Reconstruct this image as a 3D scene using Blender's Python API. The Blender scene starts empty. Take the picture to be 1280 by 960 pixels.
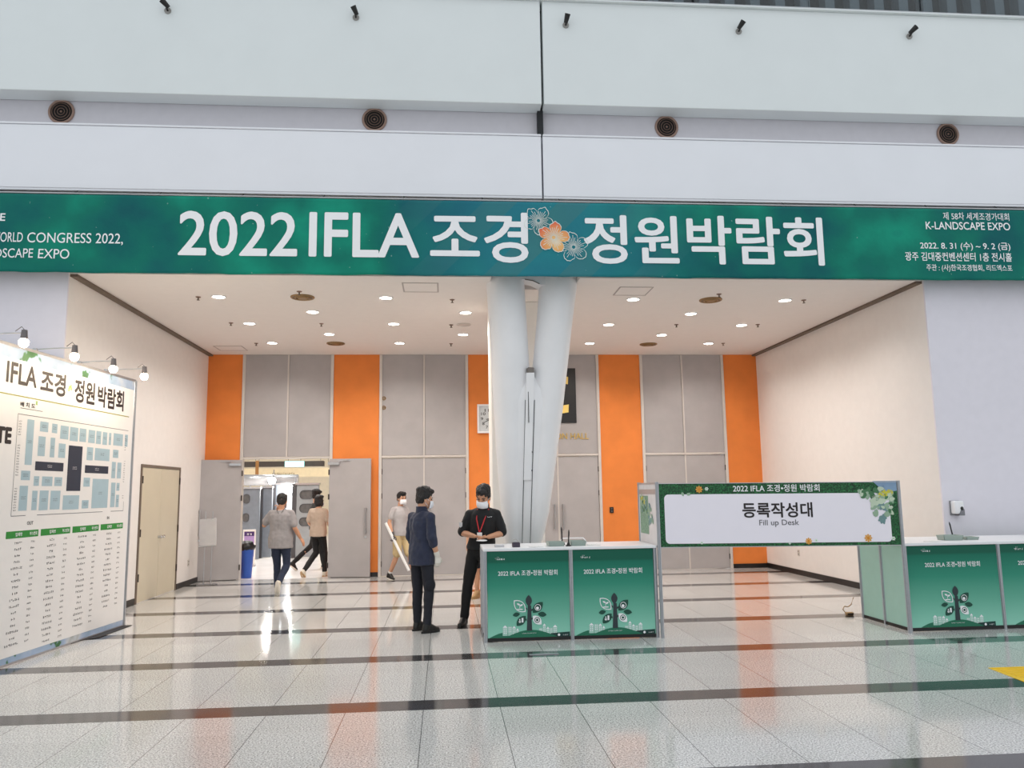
import bpy, bmesh, math, random
from math import sin, cos, pi, radians
from mathutils import Vector, Matrix, noise

# ------------------------------------------------------------------ camera, world, exposure
SC = bpy.context.scene
COL = SC.collection
FPX, PITCH, YAW, ROLL, EYE = 984.08, 0.1354, 0.0863, -0.0147, 1.6787
_fw = Vector((sin(YAW)*cos(PITCH), cos(YAW)*cos(PITCH), sin(PITCH)))
_r0 = Vector((cos(YAW), -sin(YAW), 0)); _u0 = _r0.cross(_fw)
_rt = cos(ROLL)*_r0 + sin(ROLL)*_u0
_up = cos(ROLL)*_u0 - sin(ROLL)*_r0
CAM = Vector((0, 0, EYE))
cam_data = bpy.data.cameras.new('camera'); cam = bpy.data.objects.new('camera', cam_data); COL.objects.link(cam)
cam_data.sensor_width = 36; cam_data.lens = FPX*36/1280; cam_data.clip_end = 200
cam.matrix_world = Matrix(((_rt.x, _up.x, -_fw.x, 0), (_rt.y, _up.y, -_fw.y, 0), (_rt.z, _up.z, -_fw.z, EYE), (0, 0, 0, 1)))
SC.camera = cam
SC.view_settings.view_transform = 'Standard'; SC.view_settings.look = 'None'
SC.view_settings.gamma = 1; SC.view_settings.use_curve_mapping = False
SC.view_settings.exposure = 0.64
SC.cycles.use_denoising = True
SC.cycles.max_bounces = 10; SC.cycles.diffuse_bounces = 6
SC.cycles.sample_clamp_indirect = 6

WORLD_STRENGTH = 0.62
DOWNLIGHT_W = 52
HALL_W = 190
wd = bpy.data.worlds.new('atrium daylight'); SC.world = wd; wd.use_nodes = True
wn = wd.node_tree; bgn = wn.nodes['Background']
tcw = wn.nodes.new('ShaderNodeTexCoord'); sxw = wn.nodes.new('ShaderNodeSeparateXYZ'); rpw = wn.nodes.new('ShaderNodeValToRGB')
wn.links.new(tcw.outputs['Generated'], sxw.inputs[0]); wn.links.new(sxw.outputs['Z'], rpw.inputs[0])
rpw.color_ramp.elements[0].position = 0.0; rpw.color_ramp.elements[0].color = (0.78, 0.82, 0.86, 1)
rpw.color_ramp.elements[1].position = 0.8; rpw.color_ramp.elements[1].color = (1.03, 1.09, 1.13, 1)
wn.links.new(rpw.outputs[0], bgn.inputs['Color']); bgn.inputs['Strength'].default_value = WORLD_STRENGTH

# room measures (metres); camera stands at x=0,y=0
XL, XR, YB, ZC = -4.866, 6.816, 16.55, 4.575      # alcove walls, back wall, ceiling
YF, YBEAM, YBAN = 10.42, 10.2, 10.13              # facade plane, beam face, banner

def ray(u, v): return _rt*((u-640)/FPX) - _up*((v-480)/FPX) + _fw
def at_y(u, v, y): d = ray(u, v); return CAM + d*(y/d.y)
def at_z(u, v, z=0.0): d = ray(u, v); return CAM + d*((z-EYE)/d.z)

# ------------------------------------------------------------------ materials
def lin(c):
    c = c/255.0
    return c/12.92 if c <= 0.04045 else ((c+0.055)/1.055)**2.4
def rgb(c): return (lin(c[0]), lin(c[1]), lin(c[2]), 1.0)
_M = {}
def pm(name, c, rough=0.6, metal=0.0, var=0.05, scale=8.0, bump=0.0, bscale=60.0, spec=0.5, sheen=0.0):
    """procedural principled material: colour with a soft mottling, optional bump"""
    if name in _M: return _M[name]
    m = bpy.data.materials.new(name); m.use_nodes = True; nt = m.node_tree; b = nt.nodes['Principled BSDF']
    tc = nt.nodes.new('ShaderNodeTexCoord'); nz = nt.nodes.new('ShaderNodeTexNoise'); nz.inputs['Scale'].default_value = scale; nz.inputs['Detail'].default_value = 3
    nt.links.new(tc.outputs['Object'], nz.inputs['Vector'])
    rp = nt.nodes.new('ShaderNodeValToRGB'); k = rgb(c)
    rp.color_ramp.elements[0].position = .3; rp.color_ramp.elements[1].position = .7
    rp.color_ramp.elements[0].color = (k[0]*(1-var), k[1]*(1-var), k[2]*(1-var), 1)
    rp.color_ramp.elements[1].color = (min(1, k[0]*(1+var)), min(1, k[1]*(1+var)), min(1, k[2]*(1+var)), 1)
    nt.links.new(nz.outputs['Fac'], rp.inputs[0]); nt.links.new(rp.outputs[0], b.inputs['Base Color'])
    b.inputs['Roughness'].default_value = rough; b.inputs['Metallic'].default_value = metal
    b.inputs['Specular IOR Level'].default_value = spec
    if sheen: b.inputs['Sheen Weight'].default_value = sheen
    if bump:
        n2 = nt.nodes.new('ShaderNodeTexNoise'); n2.inputs['Scale'].default_value = bscale; nt.links.new(tc.outputs['Object'], n2.inputs['Vector'])
        bp = nt.nodes.new('ShaderNodeBump'); bp.inputs['Strength'].default_value = bump; bp.inputs['Distance'].default_value = .01
        nt.links.new(n2.outputs['Fac'], bp.inputs['Height']); nt.links.new(bp.outputs[0], b.inputs['Normal'])
    _M[name] = m; return m
def em(name, c, s):
    if name in _M: return _M[name]
    m = bpy.data.materials.new(name); m.use_nodes = True; nt = m.node_tree; b = nt.nodes['Principled BSDF']
    b.inputs['Base Color'].default_value = rgb(c); b.inputs['Emission Color'].default_value = rgb(c); b.inputs['Emission Strength'].default_value = s
    _M[name] = m; return m
class NT:
    """tiny node-expression helper"""
    def __init__(s, name):
        s.m = bpy.data.materials.new(name); s.m.use_nodes = True; s.nt = s.m.node_tree; s.b = s.nt.nodes['Principled BSDF']
        tc = s.nt.nodes.new('ShaderNodeTexCoord'); s.co = tc.outputs['Object']; s.gen = tc.outputs['Generated']
    def link(s, v, inp):
        if isinstance(v, (int, float)): inp.default_value = v
        elif isinstance(v, tuple): inp.default_value = v
        else: s.nt.links.new(v, inp)
    def math(s, op, a, b=0.0, c=0.0):
        n = s.nt.nodes.new('ShaderNodeMath'); n.operation = op
        s.link(a, n.inputs[0]); s.link(b, n.inputs[1]); s.link(c, n.inputs[2]); return n.outputs[0]
    def sep(s, v):
        n = s.nt.nodes.new('ShaderNodeSeparateXYZ'); s.link(v, n.inputs[0]); return n.outputs
    def noise(s, scale, detail=3, vec=None, rough=.5):
        n = s.nt.nodes.new('ShaderNodeTexNoise'); n.inputs['Scale'].default_value = scale; n.inputs['Detail'].default_value = detail
        n.inputs['Roughness'].default_value = rough
        s.nt.links.new(vec or s.co, n.inputs['Vector']); return n.outputs['Fac']
    def mix(s, f, a, b):
        n = s.nt.nodes.new('ShaderNodeMix'); n.data_type = 'RGBA'; s.link(f, n.inputs[0]); s.link(a, n.inputs[6]); s.link(b, n.inputs[7]); return n.outputs[2]
    def ramp(s, f, stops):
        n = s.nt.nodes.new('ShaderNodeValToRGB'); cr = n.color_ramp
        while len(cr.elements) < len(stops): cr.elements.new(.5)
        for e, (p, c) in zip(cr.elements, stops): e.position = p; e.color = c
        s.link(f, n.inputs[0]); return n.outputs[0]
    def bump(s, h, strength, dist=.01):
        n = s.nt.nodes.new('ShaderNodeBump'); n.inputs['Strength'].default_value = strength; n.inputs['Distance'].default_value = dist
        s.link(h, n.inputs['Height']); s.nt.links.new(n.outputs[0], s.b.inputs['Normal'])

def floor_material():
    t = NT('polished granite tiles'); o = t.sep(t.co)
    fx = t.math('FRACT', t.math('DIVIDE', t.math('ADD', o[0], 2.5718+30), .6))
    P, Y0 = 1.815, 4.645-1.815*20
    py = t.math('MULTIPLY', t.math('FRACT', t.math('DIVIDE', t.math('SUBTRACT', o[1], Y0), P)), P)
    band = t.math('LESS_THAN', py, .29)
    jx = t.math('LESS_THAN', t.math('ABSOLUTE', t.math('SUBTRACT', fx, .5)), .4955)
    jx = t.math('SUBTRACT', 1.0, jx)
    j1 = t.math('LESS_THAN', t.math('ABSOLUTE', t.math('SUBTRACT', py, .885)), .0018)
    j2 = t.math('LESS_THAN', t.math('ABSOLUTE', t.math('SUBTRACT', py, 1.47)), .0018)
    jy = t.math('MULTIPLY', t.math('MAXIMUM', j1, j2), .32)
    joint = t.math('MAXIMUM', t.math('MULTIPLY', jx, .85), jy)
    # tile-to-tile tone
    cx = t.math('FLOOR', t.math('DIVIDE', t.math('ADD', o[0], 2.5718+30), .6)); cyy = t.math('FLOOR', t.math('DIVIDE', o[1], .6))
    wn_ = t.nt.nodes.new('ShaderNodeTexWhiteNoise'); wn_.noise_dimensions = '2D'
    cb = t.nt.nodes.new('ShaderNodeCombineXYZ'); t.link(cx, cb.inputs[0]); t.link(cyy, cb.inputs[1]); t.nt.links.new(cb.outputs[0], wn_.inputs['Vector'])
    sp = t.noise(80, 3, rough=.8)
    light = t.ramp(sp, [(.36, rgb((112, 110, 108))), (.46, rgb((186, 185, 182))), (.54, rgb((222, 221, 218))), (.64, rgb((250, 250, 248)))])
    light = t.mix(t.math('MULTIPLY', wn_.outputs['Value'], .16), light, rgb((150, 148, 144)))
    dark = t.ramp(sp, [(.35, rgb((48, 47, 48))), (.65, rgb((86, 84, 84)))])
    c = t.mix(band, light, dark); c = t.mix(joint, c, rgb((58, 56, 54)))
    t.link(c, t.b.inputs['Base Color'])
    rg = t.math('ADD', t.math('MULTIPLY', t.noise(1.3, 3), .05), .075)
    t.link(rg, t.b.inputs['Roughness']); t.b.inputs['IOR'].default_value = 1.52
    t.bump(t.noise(9, 2), .012, .004)
    return t.m

MAT = dict(
    wall=pm('warm white paint', (234, 229, 225), .7, var=.015, bump=.05, bscale=120),
    facade=pm('cool white paint', (228, 224, 232), .6, var=.015, bump=.04, bscale=120),
    beam=pm('white enamel panel', (234, 235, 240), .45, var=.012, scale=2),
    upper=pm('white wall panel', (224, 229, 229), .5, var=.012, scale=2),
    recess=pm('lilac grey plaster', (206, 203, 208), .7, var=.02),
    ceil=pm('white ceiling board', (232, 226, 222), .8, var=.01),
    orange=pm('orange fabric wall panel', (229, 131, 58), .75, var=.05, scale=3, bump=.1, bscale=200),
    door=pm('grey steel door', (171, 166, 166), .5, var=.05, scale=3, bump=.05),
    trim=pm('pale grey frame', (205, 198, 192), .45, var=.02),
    cove=pm('dark gap and frame trim', (112, 98, 86), .7),
    black=pm('black rubber', (22, 21, 21), .5, var=.1),
    base=pm('black skirting', (24, 20, 19), .35, var=.1),
    steel=pm('brushed steel', (190, 190, 192), .28, metal=1, var=.05, scale=30),
    alu=pm('anodised aluminium', (186, 188, 192), .35, metal=.85, var=.04, scale=30),
    chrome=pm('chrome', (215, 215, 215), .12, metal=1, var=.02),
    beige=pm('beige lacquered door', (206, 196, 174), .35, var=.03, scale=2),
    brass=pm('aged brass', (150, 122, 84), .4, metal=.6, var=.08),
    bronze=pm('brown vent plastic', (128, 100, 86), .5, var=.08),
    dark=pm('dark cavity', (20, 18, 17), .8, var=.1),
    white=pm('white laminate', (238, 238, 240), .35, var=.01),
    paper=pm('white paper', (240, 240, 238), .8, var=.01),
    txtw=pm('white print', (244, 244, 246), .6, var=.005),
    txtk=pm('black print', (38, 30, 32), .6, var=.03),
    txtg=pm('grey print', (92, 92, 98), .7, var=.03),
    seam=pm('dark seam', (40, 42, 44), .8),
    column=pm('white painted steel', (236, 235, 236), .38, var=.02, scale=3, bump=.05, bscale=12),
    pillar=pm('white plaster pillar', (240, 236, 230), .7, var=.01),
)
MAT['floor'] = floor_material()

# ------------------------------------------------------------------ mesh helpers
def newbm(): return bmesh.new()
def link(name, me, parent=None, mats=(), local=False):
    o = bpy.data.objects.new(name, me); COL.objects.link(o)
    for m in mats: me.materials.append(m)
    if parent is not None:
        o.parent = parent
        if not local:
            w = Matrix.Identity(4); p = parent
            if p.parent is None: o.matrix_parent_inverse = p.matrix_basis.inverted()
    return o
def mk(name, bm, mats, parent=None, smooth=False, local=False, recalc=True):
    if recalc: bmesh.ops.recalc_face_normals(bm, faces=bm.faces)
    me = bpy.data.meshes.new(name); bm.to_mesh(me); bm.free()
    if not isinstance(mats, (list, tuple)): mats = [mats]
    if smooth:
        me.polygons.foreach_set('use_smooth', [True]*len(me.polygons))
        if smooth != 'all':
            try: me.set_sharp_from_angle(angle=radians(40))
            except Exception: pass
    return link(name, me, parent, mats, local)
def empty(name, loc, label, cat, group=None, rotz=0.0):
    o = bpy.data.objects.new(name, None); COL.objects.link(o); o.empty_display_size = .1
    o.location = loc; o.rotation_euler = (0, 0, rotz)
    o.matrix_basis = Matrix.Translation(Vector(loc)) @ Matrix.Rotation(rotz, 4, 'Z')
    return tag(o, label, cat, group)
def tag(o, label, cat, group=None):
    o['label'] = label; o['category'] = cat
    if group: o['group'] = group
    return o
def struct(o): o['kind'] = 'structure'; return o
def box(bm, x0, x1, y0, y1, z0, z1, mi=0, bev=0.0, seg=1):
    r = bmesh.ops.create_cube(bm, size=1.0)
    vs = r['verts']
    for v in vs: v.co = Vector(((x0+x1)/2+v.co.x*(x1-x0), (y0+y1)/2+v.co.y*(y1-y0), (z0+z1)/2+v.co.z*(z1-z0)))
    fs = list({f for v in vs for f in v.link_faces})
    for f in fs: f.material_index = mi
    if bev:
        es = list({e for v in vs for e in v.link_edges})
        r2 = bmesh.ops.bevel(bm, geom=es, offset=bev, segments=seg, affect='EDGES', profile=.5)
        for f in r2['faces']: f.material_index = mi
    return vs
def frame_of(d):
    d = Vector(d).normalized(); a = Vector((0, 0, 1)) if abs(d.z) < .9 else Vector((1, 0, 0))
    x = d.cross(a).normalized(); return x, d.cross(x).normalized(), d
def cyl(bm, p0, p1, r0, r1=None, seg=16, mi=0, caps=True):
    r1 = r0 if r1 is None else r1
    p0, p1 = Vector(p0), Vector(p1); x, y, d = frame_of(p1-p0)
    A = [bm.verts.new(p0+(x*cos(2*pi*i/seg)+y*sin(2*pi*i/seg))*r0) for i in range(seg)]
    B = [bm.verts.new(p1+(x*cos(2*pi*i/seg)+y*sin(2*pi*i/seg))*r1) for i in range(seg)]
    fs = [bm.faces.new((A[i], A[(i+1) % seg], B[(i+1) % seg], B[i])) for i in range(seg)]
    if caps: fs += [bm.faces.new(A[::-1]), bm.faces.new(B)]
    for f in fs: f.material_index = mi
    return A+B
def ring(bm, c, axis, R, r, seg=24, sec=8, mi=0):
    x, y, d = frame_of(axis); c = Vector(c); rows = []
    for i in range(seg):
        a = 2*pi*i/seg; e = x*cos(a)+y*sin(a)
        rows.append([bm.verts.new(c+e*(R+r*cos(2*pi*j/sec))+d*(r*sin(2*pi*j/sec))) for j in range(sec)])
    for i in range(seg):
        for j in range(sec):
            f = bm.faces.new((rows[i][j], rows[(i+1) % seg][j], rows[(i+1) % seg][(j+1) % sec], rows[i][(j+1) % sec])); f.material_index = mi
def tube(bm, pts, r, seg=8, mi=0):
    pts = [Vector(p) for p in pts]; rows = []
    for i, p in enumerate(pts):
        d = pts[min(i+1, len(pts)-1)]-pts[max(i-1, 0)]; x, y, _ = frame_of(d)
        rr = r[i] if isinstance(r, (list, tuple)) else r
        rows.append([bm.verts.new(p+(x*cos(2*pi*j/seg)+y*sin(2*pi*j/seg))*rr) for j in range(seg)])
    for a, b in zip(rows, rows[1:]):
        for j in range(seg):
            f = bm.faces.new((a[j], a[(j+1) % seg], b[(j+1) % seg], b[j])); f.material_index = mi
    bm.faces.new(rows[0][::-1]).material_index = mi; bm.faces.new(rows[-1]).material_index = mi
def ell(bm, c, r, M=None, mi=0, u=16, v=10):
    res = bmesh.ops.create_uvsphere(bm, u_segments=u, v_segments=v, radius=1.0)
    for w in res['verts']:
        q = Vector((w.co.x*r[0], w.co.y*r[1], w.co.z*r[2]))+Vector(c)
        w.co = M @ q if M is not None else q
        for f in w.link_faces: f.material_index = mi
def limb(bm, p0, r0, p1, r1, seg=14):
    cyl(bm, p0, p1, r0, r1, seg)
    for p, r in ((p0, r0), (p1, r1)): ell(bm, p, (r, r, r), u=seg, v=8)
def loft(bm, rings, seg=24, mi=0):
    """closed loft through (centre, rx, ry, yaw) horizontal ellipses"""
    rows = []
    for c, rx, ry, yw in rings:
        c = Vector(c); rows.append([bm.verts.new(c+Vector((cos(yw)*rx*cos(2*pi*i/seg)-sin(yw)*ry*sin(2*pi*i/seg), sin(yw)*rx*cos(2*pi*i/seg)+cos(yw)*ry*sin(2*pi*i/seg), 0))) for i in range(seg)])
    for a, b in zip(rows, rows[1:]):
        for i in range(seg): bm.faces.new((a[i], a[(i+1) % seg], b[(i+1) % seg], b[i])).material_index = mi
    bm.faces.new(rows[0][::-1]).material_index = mi; bm.faces.new(rows[-1]).material_index = mi
def poly(bm, pts, mi=0):
    f = bm.faces.new([bm.verts.new(p) for p in pts]); f.material_index = mi; return f
def prism(bm, pts, off, mi=0):
    a = [bm.verts.new(p) for p in pts]; b = [bm.verts.new(Vector(p)+Vector(off)) for p in pts]; n = len(pts)
    bm.faces.new(a).material_index = mi; bm.faces.new(b[::-1]).material_index = mi
    for i in range(n): bm.faces.new((a[i], b[i], b[(i+1) % n], a[(i+1) % n])).material_index = mi
def fused(name, bm, mats, voxel, parent, wr=0.0, wscale=10.0, smooth=2, local=True):
    """melt overlapping closed shapes into one continuous skin"""
    bmesh.ops.recalc_face_normals(bm, faces=bm.faces)
    me = bpy.data.meshes.new(name); bm.to_mesh(me); bm.free()
    t = bpy.data.objects.new('t', me); COL.objects.link(t)
    md = t.modifiers.new('r', 'REMESH'); md.mode = 'VOXEL'; md.voxel_size = voxel
    if smooth:
        ms = t.modifiers.new('s', 'SMOOTH'); ms.iterations = smooth; ms.factor = .5
    dg = bpy.context.evaluated_depsgraph_get(); out = bpy.data.meshes.new_from_object(t.evaluated_get(dg))
    bpy.data.objects.remove(t); bpy.data.meshes.remove(me)
    if wr:
        ns = [v.normal.copy() for v in out.vertices]
        for v, n in zip(out.vertices, ns):
            p = v.co
            v.co = p+n*(wr*(noise.noise(Vector((p.x*wscale*1.3, p.y*wscale*1.3, p.z*wscale*.75)))+.5*noise.noise(p*wscale*2.3)))
    out.name = name
    out.polygons.foreach_set('use_smooth', [True]*len(out.polygons))
    out.materials.clear()
    return link(name, out, parent, mats if isinstance(mats, (list, tuple)) else [mats], local)

_TC = {}
def text_words(body):
    """words of a line as (vertices in the line's unit box, faces); also em size in box units"""
    if body not in _TC:
        cu = bpy.data.curves.new('t', 'FONT'); cu.body = body; cu.resolution_u = 4; cu.fill_mode = 'FRONT'
        o = bpy.data.objects.new('t', cu); COL.objects.link(o)
        dg = bpy.context.evaluated_depsgraph_get(); dg.update()
        me = bpy.data.meshes.new_from_object(o.evaluated_get(dg))
        vs = [v.co.copy() for v in me.vertices]; fs = [list(p.vertices) for p in me.polygons]
        bpy.data.objects.remove(o); bpy.data.curves.remove(cu); bpy.data.meshes.remove(me)
        x0 = min(v.x for v in vs); x1 = max(v.x for v in vs); y0 = min(v.y for v in vs); y1 = max(v.y for v in vs)
        par = list(range(len(vs)))
        def find(i):
            while par[i] != i: par[i] = par[par[i]]; i = par[i]
            return i
        for f in fs:
            for i in f[1:]: par[find(i)] = find(f[0])
        isl = {}
        for k, f in enumerate(fs): isl.setdefault(find(f[0]), []).append(k)
        L = sorted((min(vs[i].x for k in ks for i in fs[k]), max(vs[i].x for k in ks for i in fs[k]), ks) for ks in isl.values())
        words = []; end = None
        for a, c, ks in L:
            if end is None or (' ' in body and a-end > .17): words.append([])
            words[-1] += ks; end = c if end is None else max(end, c)
        W = []
        for ks in words:
            ids = sorted({i for k in ks for i in fs[k]}); mp = {i: n for n, i in enumerate(ids)}
            W.append(([((vs[i].x-x0)/(x1-x0), (vs[i].y-y0)/(y1-y0)) for i in ids], [[mp[i] for i in fs[k]] for k in ks]))
        _TC[body] = (W, x1-x0, y1-y0)
    return _TC[body]
def text_bm(bm, body, fn, bold=.012, mi=0, words=None):
    """lettering: unit box (0..1,0..1) mapped through fn(a,b,lift) to the surface it is printed on"""
    W, w, h = text_words(body)
    shifts = [(0, 0)]+([(cos(2*pi*k/8), sin(2*pi*k/8)) for k in range(8)] if bold > .006 else [(1, 0), (-1, 0), (0, 1), (0, -1)] if bold > 0 else [])
    for n, (vs, fs) in enumerate(W):
        if words is not None and n != words: continue
        for k, (sx, sy) in enumerate(shifts):
            V = [bm.verts.new(fn((a+sx*bold/w)/(1)*1.0, b+sy*bold/h, .00012*k)) for a, b in vs]
            for f in fs:
                try: bm.faces.new([V[i] for i in f]).material_index = mi
                except ValueError: pass
def lettering(body, fn, mat, parent, bold=.012):
    for n in range(len(text_words(body)[0])):
        b = newbm(); text_bm(b, body, fn, bold, 0, n); mk('lettering', b, mat, parent)
def boxfn(x0, x1, z0, z1, S, n=None):
    """n: the direction a printed surface faces, for lifting stacked strokes off it"""
    n = Vector(n) if n is not None else Vector((0, -1, 0))
    return lambda a, b, l=0.0: S(x0+a*(x1-x0), z0+b*(z1-z0))+n*l
def marks(bm, x0, z0, w, h, S, rnd, mi=0):
    """a run of tiny unreadable glyph strokes"""
    n = max(1, int(w/(h*1.0))); g = w/n
    for i in range(n):
        xa = x0+i*g+g*.08
        for k in range(3):
            if rnd.random() < .5: a, b, c, d = xa+rnd.random()*g*.3, xa+g*.8, z0+h*rnd.random()*.8, 0; d = c+h*.16
            else: a = xa+rnd.random()*g*.6; b = a+g*.17; c = z0; d = z0+h*(.6+.4*rnd.random())
            poly(bm, [S(a, c), S(b, c), S(b, d), S(a, d)], mi)
def rrect(x0, x1, z0, z1, r, S, n=6):
    pts = []
    for cx, cz, a0 in ((x1-r, z1-r, 0), (x0+r, z1-r, 90), (x0+r, z0+r, 180), (x1-r, z0+r, 270)):
        for i in range(n+1): a = radians(a0+90*i/n); pts.append(S(cx+r*cos(a), cz+r*sin(a)))
    return pts
def copy_tree(o, parent=None):
    c = o.copy(); COL.objects.link(c)
    if parent is not None: c.parent = parent
    for ch in [k for k in bpy.data.objects if k.parent == o]: copy_tree(ch, c)
    return c

ORD = ['first', 'second', 'third', 'fourth', 'fifth', 'sixth']
# ------------------------------------------------------------------ the shell
b = newbm(); box(b, -16, 18, -7, YB, -.2, 0); struct(mk('floor', b, MAT['floor']))
# hall floor beyond the doors
hallf = pm('pale hall floor', (240, 236, 234), .22, var=.05, scale=2)
b = newbm(); box(b, -16, 6, YB, 34, -.2, 0); struct(mk('floor_hall', b, hallf))
b = newbm()
for q in ((XL-.3, .64, YF, 11.06), (1.86, XR+.3, YF, 11.06), (XL-.3, XR+.3, 11.06, YB+.2)): box(b, q[0], q[1], q[2], q[3], ZC, ZC+.25)
struct(mk('ceiling', b, MAT['ceil']))
b = newbm(); box(b, XL-.3, XL, YF+.01, YB+.2, 0, ZC)
struct(mk('wall_left', b, MAT['wall']))
b = newbm(); box(b, XR, XR+.3, YF+.01, YB+.2, 0, ZC); struct(mk('wall_right', b, MAT['wall']))
b = newbm(); box(b, -16, XL, YF-.02, YF+.01, 0, ZC+.3); box(b, XR, 18, YF-.02, YF+.01, 0, ZC+.3); box(b, -16, 18, YF+.75, YF+.95, ZC+.25, 8.4)
struct(mk('wall_front', b, MAT['facade']))
b = newbm(); box(b, -16, .55, YF-.06, YF+.009, ZC+.3, 5.65); box(b, 1.95, 18, YF-.06, YF+.009, ZC+.3, 5.65); box(b, -16, 18, YF+.68, YF+.74, ZC+.26, 5.65); struct(mk('trim_lintel', b, pm('shade dark lintel', (56, 54, 53), .6)))  # coloured dark to paint the shade in the gap above the banner
# beam in two lengths with an open joint, and the panel wall above
SX = 1.345
for i, (a, c) in enumerate(((-16, SX-.012), (SX+.012, 18))):
    b = newbm(); box(b, a, c, YBEAM, YBEAM+.3, 5.654, 6.512, bev=.006); box(b, a, c, YBEAM-.012, YBEAM+.3, 6.515, 6.54, bev=.004)
    box(b, a, c, YBEAM+.01, YBEAM+.26, 5.625, 5.654)
    struct(mk('trim_%d' % (i+1), b, MAT['beam']))
    b = newbm(); box(b, a+.03*i, c+.02*(1-i), YBEAM, YBEAM+.28, 6.985, 8.527, bev=.006); struct(mk('wall_upper_%s' % ('left', 'right')[i], b, MAT['upper']))
b = newbm(); box(b, -16, 18, YBEAM+.29, YBEAM+.33, 5.6, 8.5); struct(mk('wall_recess', b, MAT['recess']))
b = newbm(); box(b, SX-.03, SX+.05, YBEAM+.20, YBEAM+.288, 5.66, 8.5); struct(mk('trim_joint', b, MAT['seam']))
# balcony slab edge, overhang added to shade the wall below; corridor behind the glass
b = newbm(); box(b, -16, 18, YBEAM-.05, YBEAM+3.2, 8.528, 8.545); struct(mk('trim_balcony', b, MAT['upper']))
b = newbm(); box(b, -16, 18, YBEAM+.4, YBEAM+3.0, 8.546, 8.552); box(b, -16, 18, YBEAM+3.0, YBEAM+3.2, 8.546, 11.5); box(b, -16, 18, YBEAM+.1, YBEAM+3.2, 11.0, 11.2)
struct(mk('wall_balcony', b, pm('dim grey corridor', (52, 58, 62), .7)))
b = newbm()
for k in range(26):
    x = 2.0+k*.42; box(b, x, x+.16, YBEAM+1.2, YBEAM+1.4, 8.553, 11.0)
struct(mk('trim_fins', b, pm('grey corridor fins', (112, 122, 128), .6)))
# skirting, and dark strips that paint the shadow gap under the ceiling
b = newbm(); box(b, XL, XL+.015, YF+.02, 13.13, 0, .1); box(b, XL, XL+.015, 15.11, YB, 0, .1); struct(mk('baseboard_left', b, MAT['base']))
b = newbm(); box(b, XR-.015, XR, YF+.02, YB, 0, .1); struct(mk('baseboard_right', b, MAT['base']))
b = newbm(); box(b, XL, XL+.09, YF+.02, YB, ZC-.035, ZC-.002); struct(mk('trim_cove_left', b, MAT['cove']))
b = newbm(); box(b, XR-.09, XR, YF+.02, YB, ZC-.035, ZC-.002); struct(mk('trim_cove_right', b, MAT['cove']))

# back wall: orange panels between four door bays
BAYS = [-3.235, -.43, 2.375, 5.135]; HW = .90; ZD = 2.405
edges = [XL]+[e for c in BAYS for e in (c-HW, c+HW)]+[XR]
b = newbm()
for i in range(0, len(edges), 2): box(b, edges[i], edges[i+1], YB, YB+.2, 0, ZC)
struct(mk('wall_back', b, MAT['orange']))
b = newbm()
for i in range(0, len(edges), 2): box(b, edges[i], edges[i+1], YB-.014, YB-.001, 0, .09)
struct(mk('baseboard_back', b, MAT['base']))

def bar_handle(bm, x, y, z0, z1, dy):
    cyl(bm, (x, y+dy, z0-.04), (x, y+dy, z1+.04), .017, seg=12)
    for z in (z0, z1): box(bm, x-.02, x+.02, min(y, y+dy), max(y, y+dy), z-.03, z+.03, bev=.006)
def leaf(name, root, x0, x1, hinge_side, handle_x, ybase, M=None, hz=(.92, 1.36), closer=False, lock=True, inner=False):
    """one steel door leaf with bar handle and hinges; M swings it open"""
    def fin(bm):
        if M is not None: bmesh.ops.transform(bm, matrix=M, verts=bm.verts)
        return bm
    y = ybase
    b = newbm(); box(b, x0+.006, x1-.006, y, y+.05, .012, ZD-.012, bev=.004); lf = mk('door_leaf', fin(b), MAT['door'], root)
    b = newbm(); bar_handle(b, handle_x, y, hz[0], hz[1], -.055); mk('door_handle', fin(b), MAT['steel'], lf, smooth=True)
    hx = x0 if hinge_side < 0 else x1
    for z in (.25, 1.62, 2.12):
        b = newbm(); cyl(b, (hx, y-.012, z-.055), (hx, y-.012, z+.055), .014, seg=10); mk('hinge', fin(b), pm('dark hinge', (70, 62, 58), .5, metal=.5), lf, smooth=True)
    if closer:
        b = newbm(); cx = x0+.12 if hinge_side < 0 else x1-.12
        box(b, cx-.10, cx+.14, y-.06, y, 2.265, 2.33, bev=.01); mk('door_closer', fin(b), MAT['alu'], lf)
        b = newbm(); tube(b, [(cx-.08*hinge_side, y-.03, 2.335), (cx+.10*hinge_side*-1, y-.02, 2.35), (cx+.32*(-hinge_side), y-.012, 2.36)], .007); mk('closer_arm', fin(b), MAT['alu'], lf)
    if lock:
        b = newbm(); cyl(b, (handle_x, y-.014, .80), (handle_x, y, .80), .022); mk('lock', fin(b), MAT['chrome'], lf, smooth=True)
    return lf
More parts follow.
